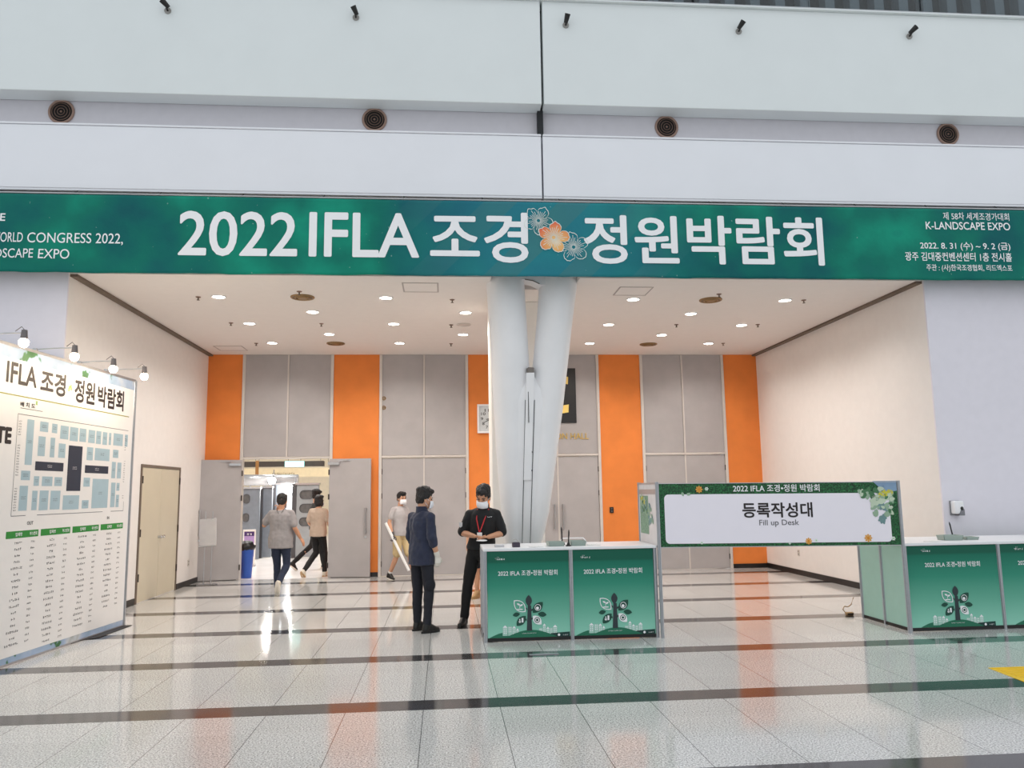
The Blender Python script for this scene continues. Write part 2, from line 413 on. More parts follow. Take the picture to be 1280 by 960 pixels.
for i, c in enumerate(BAYS):
    root = bpy.data.objects.new('door_%d' % (i+1), None); COL.objects.link(root); root.location = (c, YB, 0); root.matrix_basis = Matrix.Translation((c, YB, 0)); struct(root)
    b = newbm()
    for x in (c-HW, c+HW): box(b, x-.03, x+.03, YB-.03, YB+.12, 0, ZC-.001, bev=.004)
    box(b, c-HW+.03, c+HW-.03, YB-.028, YB+.10, ZD, ZD+.04, bev=.004); box(b, c-.016, c+.016, YB-.02, YB+.08, ZD+.04, ZC-.001)
    mk('door_frame', b, MAT['trim'], root)
    for s in (-1, 1):
        b = newbm(); xa, xb = sorted((c+s*.018, c+s*(HW-.03))); box(b, xa, xb, YB, YB+.05, ZD+.045, ZC-.002, bev=.003); mk('transom_panel', b, MAT['door'], root)
    if i == 0:
        for s in (-1, 1):
            hx = c+s*(HW-.03); ang = radians(173 if s > 0 else -166)
            M = Matrix.Translation((hx, YB-.035, 0)) @ Matrix.Rotation(ang, 4, 'Z') @ Matrix.Translation((-hx, -(YB-.035), 0))
            xa, xb = sorted((c+s*.004, hx))
            # opened leaf shows its hall-side face; y mirrored so hardware faces the room
            K = Matrix.Translation((0, YB-.035, 0)) @ Matrix.Scale(-1, 4, (0, 1, 0)) @ Matrix.Translation((0, -(YB-.035), 0))
            leaf('l', root, xa, xb, s, c+s*.10, YB-.035, M @ K, closer=True)
    else:
        for s in (-1, 1):
            xa, xb = sorted((c+s*.004, c+s*(HW-.03))); leaf('l', root, xa, xb, s, c+s*.09, YB, lock=False)
    if i:
        b = newbm(); box(b, c-.014, c+.014, YB-.012, YB+.02, .012, ZD); mk('meeting_stile', b, MAT['trim'], root)

# beige double cupboard door in the left wall
root = bpy.data.objects.new('door_5', None); COL.objects.link(root); root.matrix_basis = Matrix.Translation((XL, 14.12, 0)); struct(root)
b = newbm()
for y0, y1, z0, z1 in ((13.17, 13.215, 0, 2.2), (15.02, 15.065, 0, 2.2), (13.215, 15.02, 2.155, 2.2)): box(b, XL-.02, XL+.02, y0, y1, z0, z1, bev=.003)
mk('door_frame', b, MAT['cove'], root)
for k, (y0, y1) in enumerate(((13.22, 14.115), (14.125, 15.015))):
    b = newbm(); box(b, XL-.03, XL+.008, y0, y1, .012, 2.15, bev=.003); lf = mk('door_leaf', b, MAT['beige'], root)
    yy = 14.06 if k == 0 else 14.18
    b = newbm(); cyl(b, (XL+.008, yy, 1.0), (XL+.03, yy, 1.0), .026); cyl(b, (XL+.03, yy, 1.0), (XL+.05, yy, 1.0), .012); ell(b, (XL+.065, yy, 1.0), (.022, .03, .03)); mk('knob', b, MAT['chrome'], lf, smooth=True)
    for z in (.4, 1.1, 1.95):
        yh = 13.217 if k == 0 else 15.018
        b = newbm(); cyl(b, (XL+.022, yh, z-.06), (XL+.022, yh, z+.06), .013, seg=10); mk('hinge', b, pm('dark hinge', (70, 62, 58), .5, metal=.5), lf, smooth=True)

# white pillar behind the forked column
b = newbm(); box(b, .705, 1.482, 11.8, 12.55, 0, ZC, bev=.01); struct(mk('wall_pillar', b, MAT['pillar']))

# ------------------------------------------------------------------ forked steel column
root = empty('forked_column', (1.06, 10.8, 0), 'white forked steel column rising from behind the left counter to the banner', 'column')
def pathc(tab, yc=10.8):
    r = []
    for v, u0, u1 in [(230, 2*tab[0][1]-tab[1][1], 2*tab[0][2]-tab[1][2])]*0+tab:
        a = at_y(u0, v, yc); c = at_y(u1, v, yc); r.append((Vector(((a.x+c.x)/2, yc, (a.z+c.z)/2)), (c.x-a.x)/2))
    return r
LT = [(300, 604, 654), (350, 607.5, 655), (405, 611, 658.5), (465, 614.5, 662), (515, 617, 661), (560, 620, 660), (600, 623, 658.5), (640, 626.5, 657), (665, 629.5, 655.5), (690, 632, 655), (720, 636, 655), (760, 641, 655.5), (772, 642, 656)]
RT = [(300, 678, 729), (350, 674.5, 722), (405, 670.5, 715), (465, 665, 708.5), (515, 660, 703), (560, 658, 697), (600, 656, 692), (640, 655, 686.5), (665, 655, 681), (690, 655, 673), (720, 655, 669), (760, 655.5, 666), (772, 656, 666)]
for nm, tab in (('leg', LT), ('leg', RT)):
    b = newbm(); rows = []
    for c, r in pathc(tab):
        rows.append((c, r, r*1.0, 0))
    rows.append((Vector((rows[-1][0].x, 10.8, 0)), rows[-1][1], rows[-1][1], 0))
    if rows[-2][0].z < .02: rows.pop(-2)
    # resample smoothly
    loft(b, rows[::-1], seg=40); mk(nm, b, MAT['column'], root, smooth='all')
b = newbm(); rows = []
for v in (462, 468, 476, 488, 505, 530, 560, 600, 640, 665, 690, 720, 760, 771):
    def ip(tab):
        for (a, c) in zip(tab, tab[1:]):
            if a[0] <= v <= c[0]: q = (v-a[0])/(c[0]-a[0]); return a[1]+(c[1]-a[1])*q, a[2]+(c[2]-a[2])*q
    l, r = ip(LT), ip(RT); pl_ = at_y((l[0]+l[1])/2, v, 10.8); pr_ = at_y((r[0]+r[1])/2, v, 10.8)
    rl = (at_y(l[1], v, 10.8).x-at_y(l[0], v, 10.8).x)/2; rr_ = (at_y(r[1], v, 10.8).x-at_y(r[0], v, 10.8).x)/2
    g_ = min(1, max(0, (v-462)/43)); g_ = g_*g_*(3-2*g_); kx = .97-.72*g_; ky = (1-kx*kx)**.5-.012
    rows.append([b.verts.new(p) for p in ((pl_.x+kx*rl, 10.8-ky*rl, pl_.z), (pr_.x-kx*rr_, 10.8-ky*rr_, pr_.z), (pr_.x-kx*rr_, 10.8+ky*rr_, pr_.z), (pl_.x+kx*rl, 10.8+ky*rl, pl_.z))])
for a, c in zip(rows, rows[1:]):
    for i in range(4): b.faces.new((a[i], a[(i+1) % 4], c[(i+1) % 4], c[i]))
b.faces.new(rows[0]); b.faces.new(rows[-1][::-1]); mk('web_infill', b, MAT['column'], root, smooth=True)
b = newbm(); hp = []
for u, v in ((644, 300), (688, 300), (688, 356), (676.5, 356.5), (674, 354.5), (666, 350.5), (657, 349), (644, 349)): hp.append(at_y(u, v, 10.62))
prism(b, hp, (0, .3, 0)); mk('head_plate', b, MAT['column'], root)
b = newbm(); hp = [at_y(u, v, 10.615) for u, v in ((656, 349.2), (666, 350.8), (674.5, 354.8))]; tube(b, hp, .007); mk('rim', b, pm('grey weld', (120, 112, 106), .6), root)
# web plate joining the two legs, with its slot and cover strip
b = newbm(); pl = at_y(658, 466, 10.55); pr = at_y(668, 466, 10.55); bl = at_y(654.5, 600, 10.6); br = at_y(663.5, 600, 10.6)
y0, y1 = 10.536, 10.66
a = [Vector((pl.x, y0, pl.z)), Vector((pr.x, y0, pr.z)), Vector((br.x, y0+.05, br.z)), Vector((bl.x, y0+.05, bl.z))]
prism(b, a, (0, y1-y0, 0)); wp = mk('web_plate', b, MAT['column'], root)
b = newbm(); pc = at_y(663, 463, 10.6); box(b, pc.x-.045, pc.x+.045, 10.56, 10.76, pc.z-.05, pc.z+.04, bev=.012); mk('fork_crotch', b, pm('grey weld', (120, 112, 106), .6), root)
b = newbm()
for v, yy in ((525, 10.569), (565, 10.584), (588, 10.593)):
    for u in (658.5, 665): p = at_y(u, v, yy); cyl(b, (p.x, yy-.008, p.z), (p.x, yy+.01, p.z), .008, seg=8)
mk('bolts', b, MAT['seam'], wp)
b = newbm(); p = at_y(662, 508, 10.56); box(b, p.x-.02, p.x-.012, 10.545, 10.575, p.z-.22, p.z+.22)
for u, v0_, u1_, v1_ in ((656.8, 500, 652.5, 690), (668.2, 500, 662.5, 690)):
    tube(b, [at_y(u+(u1_-u)*q, v0_+(v1_-v0_)*q, 10.557+.095*q) for q in (0, .35, .7, 1)], .0045, 6)
mk('seam_slot', b, MAT['seam'], wp)
b = newbm(); cyl(b, (1.06, 10.8, 0), (1.06, 10.8, .03), .42, seg=40); cyl(b, (1.06, 10.8, .03), (1.06, 10.8, .06), .30, seg=40); mk('base_plate', b, MAT['column'], root, smooth=True)

# ------------------------------------------------------------------ ceiling fittings
lampm = em('downlight lens', (255, 244, 226), 14.0)
def downlight(label, x, y):
    r = empty('ceiling_downlight', (x, y, ZC), label, 'ceiling light', 'recessed downlights')
    b = newbm(); ring(b, (x, y, ZC-.003), (0, 0, 1), .098, .012, 28, 8); mk('trim_ring', b, MAT['white'], r, smooth='all')
    b = newbm(); cyl(b, (x, y, ZC-.006), (x, y, ZC-.001), .09, seg=28); mk('lens', b, lampm, r)
    ld = bpy.data.lights.new('downlight', 'SPOT'); ld.energy = DOWNLIGHT_W; ld.color = (1.0, .93, .865); ld.spot_size = radians(150); ld.spot_blend = .6; ld.shadow_soft_size = .08
    lo = bpy.data.objects.new('downlight_light', ld); COL.objects.link(lo); lo.parent = r; lo.location = (0, 0, -.03)
rowsD = [(11.6, [-3.3, -.87, 2.89, 5.3]), (12.56, [-2.1, .345, 4.1]), (13.45, [-3.3, -.87, 2.89, 5.31]), (14.36, [-2.1, .345, 4.1]), (15.22, [-3.3, -.87, 2.88, 5.3])]
for ri, (y, xs) in enumerate(rowsD):
    for k, x in enumerate(xs):
        downlight('lit recessed downlight, %s from left in the %s ceiling row behind the banner' % (ORD[k], ORD[ri]), x, y)
def diffuser(label, x, y, m, r=.16):
    o = empty('air_diffuser', (x, y, ZC), label, 'air vent', 'round ceiling diffusers')
    b = newbm(); ring(b, (x, y, ZC-.006), (0, 0, 1), r, .016, 32, 8); ring(b, (x, y, ZC-.016), (0, 0, 1), r*.66, .012, 28, 8); mk('rim', b, m, o, smooth='all')
    b = newbm(); cyl(b, (x, y, ZC-.012), (x, y, ZC), r*.95, seg=30); mk('grille', b, pm('vent recess', (120, 102, 82), .6), o)
    b = newbm(); cyl(b, (x, y, ZC-.03), (x, y, ZC-.012), r*.4, r*.5, seg=24); mk('cone', b, m, o, smooth=True)
for x, y, l in ((-2.09, 11.59, 'brass round ceiling vent nearest the banner on the left half'), (-2.1, 15.26, 'brass round ceiling vent near the back wall on the left half'),
                (4.11, 11.6, 'brass round ceiling vent nearest the banner on the right half'), (4.09, 15.3, 'brass round ceiling vent near the back wall on the right half')):
    diffuser(l, x, y, MAT['brass'])
o = empty('ceiling_speaker', (.34, 13.49, ZC), 'pale round ceiling speaker between two downlights left of the column', 'speaker')
b = newbm(); ring(b, (.34, 13.49, ZC-.004), (0, 0, 1), .12, .01, 28, 8); mk('rim', b, MAT['trim'], o, smooth='all')
b = newbm(); cyl(b, (.34, 13.49, ZC-.006), (.34, 13.49, ZC), .112, seg=28); mk('mesh_grille', b, pm('speaker mesh', (200, 190, 184), .6), o)
def hatch(label, x0, x1, y0, y1):
    o = empty('ceiling_hatch', ((x0+x1)/2, (y0+y1)/2, ZC), label, 'access panel', 'ceiling access panels')
    b = newbm(); w = .02
    for q in ((x0, x1, y0, y0+w), (x0, x1, y1-w, y1), (x0, x0+w, y0+w, y1-w), (x1-w, x1, y0+w, y1-w)): box(b, q[0], q[1], q[2], q[3], ZC-.006, ZC)
    mk('frame', b, pm('hatch frame', (176, 168, 164), .6), o)
    b = newbm(); box(b, x0+w, x1-w, y0+w, y1-w, ZC-.003, ZC); mk('panel', b, MAT['ceil'], o)
hatch('square ceiling access panel just behind the banner, left of the column', -.59, -.08, 10.74, 11.25)
hatch('square ceiling access panel just behind the banner, right of the column', 2.52, 3.02, 10.87, 11.36)
hatch('square ceiling access panel at the back left corner above the open doors', -4.5, -3.95, 15.55, 16.05)
spr = [(-3.6, 11.63, 'left of the first downlight in the front row'), (-2.08, 11.27, 'just in front of the front left brass vent'), (-3.6, 13.42, 'left of the first downlight in the third row'),
       (-3.61, 15.27, 'left of the first downlight in the fifth row'), (-2.1, 13.46, 'midway along the left half, level with the third row'), (.12, 11.7, 'left of the column, level with the front row'),
       (.12, 13.52, 'beside the pale ceiling speaker'), (.13, 15.29, 'left of the column near the back wall'), (4.12, 11.25, 'just in front of the front right brass vent'),
       (5.6, 11.59, 'right of the last downlight in the front row'), (4.11, 13.43, 'midway along the right half, level with the third row'), (5.59, 13.4, 'right of the last downlight in the third row'), (5.6, 15.2, 'right of the last downlight in the fifth row')]
for x, y, l in spr:
    o = empty('ceiling_sprinkler', (x, y, ZC), 'small sprinkler head '+l, 'sprinkler', 'ceiling sprinkler heads')
    b = newbm(); cyl(b, (x, y, ZC-.012), (x, y, ZC), .03, .04, seg=16); mk('escutcheon', b, MAT['bronze'], o, smooth=True)
    b = newbm(); cyl(b, (x, y, ZC-.045), (x, y, ZC-.012), .009, seg=8); cyl(b, (x, y, ZC-.05), (x, y, ZC-.045), .022, seg=12); mk('deflector', b, pm('dark brass', (84, 66, 48), .4, metal=.5), o, smooth=True)

# ------------------------------------------------------------------ round grilles in the recess, small spotlights above
for k, (x, l) in enumerate(((-5.13, 'brown round air grille at the far left of the recess above the beam'), (-.96, 'brown round air grille left of the wall joint'),
                            (3.19, 'brown round air grille right of the wall joint'), (7.45, 'brown round air grille at the far right of the recess above the beam'))):
    y, z = YBEAM+.289, 6.83
    o = empty('air_grille', (x, y, z), l, 'air vent', 'round grilles in the recess')
    b = newbm(); ring(b, (x, y-.01, z), (0, 1, 0), .155, .018, 36, 8); mk('rim', b, pm('beige brown rim', (150, 122, 108), .5), o, smooth='all')
    b = newbm(); cyl(b, (x, y-.012, z), (x, y, z), .15, seg=32); mk('shade_disc', b, MAT['dark'], o)  # flat dark disc, shade inside the grille painted as colour
    for R in (.118, .082, .046):
        b = newbm(); ring(b, (x, y-.022, z), (0, 1, 0), R, .006, 32, 6); mk('louvre_ring', b, pm('dark brown louvre', (104, 80, 68), .5), o, smooth='all')
    b = newbm(); ell(b, (x, y-.02, z), (.016, .01, .016)); mk('hub', b, MAT['bronze'], o, smooth='all')
for k, (x, z, tx) in enumerate(((-3.706, 8.20, -1), (-1.2, 8.2, -.5), (1.716, 8.2, .2), (4.222, 8.2, .6), (6.794, 8.22, 1))):
    o = empty('wall_spotlight', (x, YBEAM, z), 'small black spotlight on the upper wall, %s of five from the left' % ORD[k], 'spotlight', 'spotlights on the upper wall')
    b = newbm(); cyl(b, (x, YBEAM-.012, z-.03), (x, YBEAM, z-.03), .045, seg=18); mk('base', b, pm('grey lamp base', (150, 148, 144), .4), o, smooth=True)
    b = newbm(); tube(b, [(x, YBEAM-.01, z-.03), (x, YBEAM-.06, z-.02), (x, YBEAM-.09, z+.01)], .012); mk('arm', b, MAT['black'], o, smooth=True)
    b = newbm(); d = Vector((tx*.6, -.45, .55)).normalized(); p = Vector((x, YBEAM-.09, z+.01)); cyl(b, p-d*.05, p+d*.07, .028, .04, seg=16); mk('head', b, MAT['black'], o, smooth=True)

# glass balustrade along the balcony edge
glass = bpy.data.materials.new('smoked balustrade glass'); glass.use_nodes = True; gb = glass.node_tree.nodes['Principled BSDF']
gb.inputs['Base Color'].default_value = (.62, .70, .74, 1); gb.inputs['Transmission Weight'].default_value = 1.0; gb.inputs['Roughness'].default_value = .03; gb.inputs['IOR'].default_value = 1.45
o = empty('glass_balustrade', (5.2, YBEAM-.03, 8.546), 'smoked glass balustrade along the balcony above the upper wall', 'balustrade')
b = newbm(); box(b, -6.8, 17.0, YBEAM-.05, YBEAM-.01, 8.546, 8.558); mk('bottom_channel', b, MAT['alu'], o)
b = newbm(); box(b, -6.8, 17.0, YBEAM-.05, YBEAM-.01, 9.60, 9.64); mk('handrail', b, MAT['alu'], o)
for k in range(-6, 8):
    x = 3.557+1.712*k
    b = newbm(); box(b, x+.012, x+1.70, YBEAM-.036, YBEAM-.024, 8.559, 9.599); mk('glass_pane', b, glass, o)

# ------------------------------------------------------------------ the long banner
def ban_y(x, z):
    t = (z-4.52)/1.03
    return YBAN+.010*noise.noise(Vector((x*.9, z*1.5, 0)))+.02*(max(0, .35-t)/.35)*noise.noise(Vector((x*2.6+z*4, z*3, 5)))+.008*max(0, t-.8)/.2*noise.noise(Vector((x*3, 0, 9)))
def banner_mat():
    t = NT('printed green banner cloth'); o = t.sep(t.co)
    n1 = t.noise(.55, 2); n2 = t.noise(2.2, 4); f = t.math('ADD', t.math('MULTIPLY', n1, .7), t.math('MULTIPLY', n2, .3))
    c = t.ramp(f, [(.30, rgb((8, 78, 92))), (.42, rgb((4, 102, 98))), (.52, rgb((6, 116, 100))), (.64, rgb((14, 146, 120))), (.75, rgb((6, 108, 104)))])
    # pale blue diagonal facets printed around the flower
    xm = t.math('ABSOLUTE', t.math('SUBTRACT', o[0], 1.35)); near = t.math('SUBTRACT', 1.0, t.math('DIVIDE', xm, 2.2)); near = t.math('MAXIMUM', near, 0.0)
    c = t.mix(t.math('MINIMUM', t.math('MULTIPLY', near, .9), .7), c, rgb((44, 128, 150)))
    dg = t.math('FRACT', t.math('DIVIDE', t.math('SUBTRACT', o[0], o[2]), 1.0)); st = t.math('LESS_THAN', dg, .45)
    c = t.mix(t.math('MULTIPLY', st, t.math('MULTIPLY', near, .55)), c, rgb((72, 122, 122)))
    sp = t.math('GREATER_THAN', t.noise(24, 0), .845); c = t.mix(t.math('MULTIPLY', sp, .3), c, rgb((190, 220, 214)))
    t.link(c, t.b.inputs['Base Color']); t.b.inputs['Roughness'].default_value = .75; t.b.inputs['Specular IOR Level'].default_value = .25
    t.bump(t.noise(4, 4), .45, .03)
    return t.m
ban = empty('hanging_banner', (1.3, YBAN, 5.55), 'long green printed cloth banner hanging under the white beam across the opening', 'banner')
X0, X1, NX, NZ = -8.4, 10.4, 300, 26
b = newbm(); g = []
for i in range(NX+1):
    x = X0+(X1-X0)*i/NX; row = []
    zb = 4.508+.012*noise.noise(Vector((x*1.7, 3, 0)))+.006*noise.noise(Vector((x*6, 1, 0))); zt = 5.541+.004*noise.noise(Vector((x*2, 7, 0)))
    for j in range(NZ+1):
        z = zb+(zt-zb)*j/NZ; row.append(b.verts.new((x, ban_y(x, z), z)))
    g.append(row)
for i in range(NX):
    for j in range(NZ): b.faces.new((g[i][j], g[i+1][j], g[i+1][j+1], g[i][j+1]))
cl = mk('cloth', b, banner_mat(), ban, smooth='all', recalc=False)
md = cl.modifiers.new('thickness', 'SOLIDIFY'); md.thickness = .003; md.offset = -1
b = newbm(); cyl(b, (X0, YBAN+.015, 5.56), (X1, YBAN+.015, 5.56), .010, seg=10)
mk('top_rail', b, MAT['steel'], ban, smooth=True)
b = newbm()
for k in range(18): x = X0+.5+k*1.05; tube(b, [(x, YBAN+.015, 5.56), (x+.02, YBAN+.06, 5.60), (x, YBEAM+.06, 5.66)], .006)
mk('ties', b, MAT['black'], ban)
def BS(x, z): return Vector((x, ban_y(x, z)-.005, z))
def ban_text(name, body, u0, u1, v0, v1, bold, mat=MAT['txtw']):
    um, vm = (u0+u1)/2, (v0+v1)/2
    x0 = at_y(u0, vm, YBAN).x; x1 = at_y(u1, vm, YBAN).x; z1 = at_y(um, v0, YBAN).z; z0 = at_y(um, v1, YBAN).z
    lettering(body, boxfn(x0, x1, z0, z1, BS), mat, cl, bold)
ban_text('lettering', '2022', 224.5, 371, 265.5, 319.5, .014)
ban_text('lettering', 'IFLA', 387.5, 523, 267, 320.5, .015)
ban_text('lettering', '조경', 539, 659, 266.5, 327, .019)
ban_text('lettering', '정원', 731, 847, 270.5, 329, .019)
ban_text('lettering', '박람회', 860, 1028, 272, 330, .019)
ban_text('lettering', '제 58차 세계조경가대회', 1178.6, 1261, 266, 275.5, .004)
ban_text('lettering', 'K-LANDSCAPE EXPO', 1157, 1262, 278, 287.3, .012)
ban_text('lettering', '2022. 8. 31 (수) ~ 9. 2 (금)', 1150, 1262, 303, 313.6, .012)
ban_text('lettering', '광주 김대중컨벤션센터 1층 전시홀', 1131, 1264, 315.7, 326.5, .012)
ban_text('lettering', '주관 : (사)한국조경협회, 리드엑스포', 1158, 1265, 330.8, 340, .008)
ban_text('lettering', 'TE', -9, 6.8, 267, 276, .02)
ban_text('lettering', 'WORLD', -11, 29, 290.5, 302.5, .004)
ban_text('lettering', 'CONGRESS 2022,', 34.5, 154, 291.5, 306, .004)
ban_text('lettering', 'K-LANDSCAPE', -47, 42, 310.5, 322, .004)
ban_text('lettering', 'EXPO', 48.5, 87, 311.5, 323.5, .004)
# printed flowers between the words
orange_fl = NT('orange hibiscus print'); _o = orange_fl.sep(orange_fl.co)
_dx = orange_fl.math('SUBTRACT', _o[0], 1.503); _dz = orange_fl.math('SUBTRACT', _o[2], 4.985)
_rr = orange_fl.math('SQRT', orange_fl.math('ADD', orange_fl.math('MULTIPLY', _dx, _dx), orange_fl.math('MULTIPLY', _dz, _dz)))
orange_fl.link(orange_fl.ramp(orange_fl.math('MULTIPLY', _rr, 3.6), [(0, rgb((250, 226, 190))), (.25, rgb((240, 190, 120))), (.6, rgb((236, 160, 96))), (.95, rgb((232, 110, 76)))]), orange_fl.b.inputs['Base Color'])
orange_fl.b.inputs['Roughness'].default_value = .6
def flower(name, u, v, rpx, mat, outline, rot, off):
    c = at_y(u, v, YBAN); R = rpx*10.13/984; b = newbm()
    def rad(a): 
        k = (a*5/(2*pi)) % 1.0; return R*(.50+.50*abs(sin(pi*k))**.6)*(1+.10*noise.noise(Vector((a*5, off+3, 2)))+.05*noise.noise(Vector((a*3, off, 0))))
    N = 120
    def P(a, r): return BS(c.x+r*cos(a+rot), c.z+r*sin(a+rot))+Vector((0, -off, 0))
    if not outline:
        for i in range(N):
            a0, a1 = 2*pi*i/N, 2*pi*(i+1)/N; poly(b, [P(0, 0), P(a0, rad(a0)), P(a1, rad(a1))])
        mk(name, b, mat, cl); b = newbm()
    w = .010
    for i in range(N):
        a0, a1 = 2*pi*i/N, 2*pi*(i+1)/N
        q = [P(a0, rad(a0)), P(a1, rad(a1)), P(a1, rad(a1)+w), P(a0, rad(a0)+w)]; poly(b, [x+Vector((0, -.002, 0)) for x in q])
    for i in range(30):                                   # veins
        a = 2*pi*(i+.5)/30; r1 = rad(a)*(.62+.25*((i*7) % 3)/2); dw = .0035
        q = [P(a-.09, R*.12), P(a+.09, R*.12), P(a+dw/r1, r1), P(a-dw/r1, r1)]; poly(b, [x+Vector((0, -.002, 0)) for x in q])
    mk(name+'_outline', b, pm('pale line print', (226, 232, 226), .6), cl)
flower('outlined_flower', 673, 276, 19, None, True, .4, .001)
flower('outlined_flower', 717, 309, 19.5, None, True, 1.1, .001)
flower('orange_flower', 692, 297, 20.5, orange_fl.m, False, .75, .004)

# ------------------------------------------------------------------ registration counters
def grad_mat():
    t = NT('green gradient print'); o = t.sep(t.co)
    f = t.math('DIVIDE', o[2], 1.0)
    t.link(t.ramp(f, [(.03, rgb((150, 214, 192))), (.35, rgb((104, 178, 154))), (.62, rgb((50, 142, 118))), (.86, rgb((12, 112, 90))), (.885, rgb((4, 92, 72))), (1.0, rgb((6, 94, 74)))]), t.b.inputs['Base Color'])
    t.b.inputs['Roughness'].default_value = .45; t.b.inputs['Specular IOR Level'].default_value = .35; t.bump(t.noise(3, 2), .06, .02)
    return t.m
MAT['grad'] = grad_mat()
EMB = [pm('charcoal green print', (44, 56, 60), .6, var=.02), pm('dark green print', (18, 74, 60), .6, var=.02), pm('white print', (244, 244, 246), .6), pm('hill green print', (30, 112, 84), .6, var=.02), pm('pale mint print', (168, 208, 194), .6, var=.02), pm('deep green print', (16, 58, 52), .6, var=.02)]
def emblem(bm, S):
    """S(x,z,layer): tree of leaves over a hill with small houses; x centred, metres"""
    def px(u, v): return (u-661)*.00925, (801.5-v)*.0088
    def lf(cu, cv, L, W, ang, mi, lay, outline=False):
        cx, cz = px(cu, cv); a = radians(ang); pts = []
        for s in (1, -1):
            for k in range(9):
                q = k/8 if s > 0 else 1-k/8
                y = s*W*sin(pi*q)**.8; x = (q-.5)*L
                pts.append((cx+x*cos(a)-y*sin(a), cz+x*sin(a)+y*cos(a)))
        pts = pts[:8]+pts[8:9]+pts[10:17]
        if outline:
            n = len(pts)
            for i in range(n):
                p, q = pts[i], pts[(i+1) % n]; k = .86
                p2 = (cx+(p[0]-cx)*k, cz+(p[1]-cz)*k); q2 = (cx+(q[0]-cx)*k, cz+(q[1]-cz)*k)
                if abs(p[0]-q[0])+abs(p[1]-q[1]) < 1e-6: continue
                poly(bm, [S(*p, lay), S(*q, lay), S(*q2, lay), S(*p2, lay)], mi)
        else: poly(bm, [S(*p, lay) for p in pts], mi)
    def rect(u0, u1, v0, v1, mi, lay):
        x0, z0 = px(u0, v1); x1, z1 = px(u1, v0); poly(bm, [S(x0, z0, lay), S(x1, z0, lay), S(x1, z1, lay), S(x0, z1, lay)], mi)
    # back hills and houses
    def hill(u0, u1, vt, vb, mi, lay):
        pts = []
        for k in range(25):
            q = k/24; pts.append(px(u0+(u1-u0)*q, vb-(vb-vt)*sin(pi*q)))
        poly(bm, [S(*p, lay) for p in pts], mi)
    hill(612, 652, 792, 798.5, 3, 1)
    for k, (u, w, h, gable) in enumerate(((628.5, 6, 9, 1), (635, 5, 10.5, 0), (640.2, 4.6, 8, 1), (645, 3.4, 5, 1), (673, 4.5, 7.5, 0), (677.7, 4, 10, 1), (682, 4, 6, 1), (686.2, 3.8, 7.5, 0), (690.2, 5.4, 8, 1))):
        rect(u, u+w, 795-h, 796, 4, 1.5+.03*k)
        if gable:
            p = [px(u, 795-h), px(u+w, 795-h), px(u+w/2, 795-h-3)]; poly(bm, [S(*q, 1.9) for q in p], 2)
        for r in range(3):
            for c in range(2): rect(u+w*(.2+.4*c), u+w*(.4+.4*c), 795-h+1.2+r*2.4, 795-h+2.4+r*2.4, 2, 2.2)
    # deep band at the right foot
    p = [px(683, 798), px(688, 794.3), px(711, 793), px(711, 799), px(690, 799)]; poly(bm, [S(*q, 2.5) for q in p], 5)
    hill(629, 697, 789.5, 799.5, 3, 3)
    marks(bm, *px(652, 794.2), 18*.00925, .011, lambda x, z: S(x, z, 4), random.Random(3), 2)
    marks(bm, *px(702, 797.6), 7*.00925, .014, lambda x, z: S(x, z, 4), random.Random(4), 2)
    cx, cz = px(697.5, 796.6); poly(bm, [S(cx+.014*cos(2*pi*k/14), cz+.014*sin(2*pi*k/14), 4) for k in range(14)], 2)
    # trunk and twigs
    x0, z0 = px(658, 790.5); x1, z1 = px(664.6, 759); poly(bm, [S(x0, z0, 4.5), S(x1, z0, 4.5), S(x1-.008, z1, 4.5), S(x0+.016, z1, 4.5)], 0)
    for (a, c) in (((664, 765), (669, 763)), ((659, 764), (657, 762)), ((658, 777), (655, 775.5)), ((664, 776), (667, 774))):
        p, q = px(*a), px(*c); poly(bm, [S(p[0], p[1]-.012, 4), S(q[0], q[1]-.006, 4), S(q[0], q[1]+.006, 4), S(p[0], p[1]+.012, 4)], 0)
    lf(661, 753, .125, .036, 90, 0, 5.5)
    lf(649.8, 759.6, .185, .056, 135, 2, 5, True)
    lf(672, 761.8, .165, .046, 45, 1, 5)
    lf(645.5, 770, .085, .024, 10, 1, 5)
    lf(677.3, 770.5, .10, .028, -8, 1, 5)
    lf(651.4, 778, .15, .042, 45, 1, 5)
    lf(671, 777.6, .135, .042, -45, 2, 5)
    # icons inside the leaves
    def disc(u, v, r, mi, lay, r2=0.0):
        cx, cz = px(u, v); n = 18
        for k in range(n):
            a0, a1 = 2*pi*k/n, 2*pi*(k+1)/n
            q = [S(cx+r*cos(a0), cz+r*sin(a0), lay), S(cx+r*cos(a1), cz+r*sin(a1), lay)]
            q += [S(cx+r2*cos(a1), cz+r2*sin(a1), lay), S(cx+r2*cos(a0), cz+r2*sin(a0), lay)] if r2 else [S(cx, cz, lay)]
            poly(bm, q, mi)
    disc(672, 761.8, .036, 2, 6, .030); disc(671.6, 762.6, .017, 2, 6)
    disc(671, 777.4, .032, 1, 6, .024); disc(671, 777.4, .014, 1, 6)
    rect(651.8, 654, 774.3, 780, 2, 6); disc(649.6, 779, .013, 2, 6); rect(649, 650.2, 775.5, 779, 2, 6)
    rect(646.8, 653.4, 763, 764.2, 2, 6); rect(649.6, 650.2, 757, 762.5, 2, 6); lf(648.2, 757.3, .04, .010, 150, 2, 6); lf(651.8, 758.5, .04, .010, 30, 2, 6)
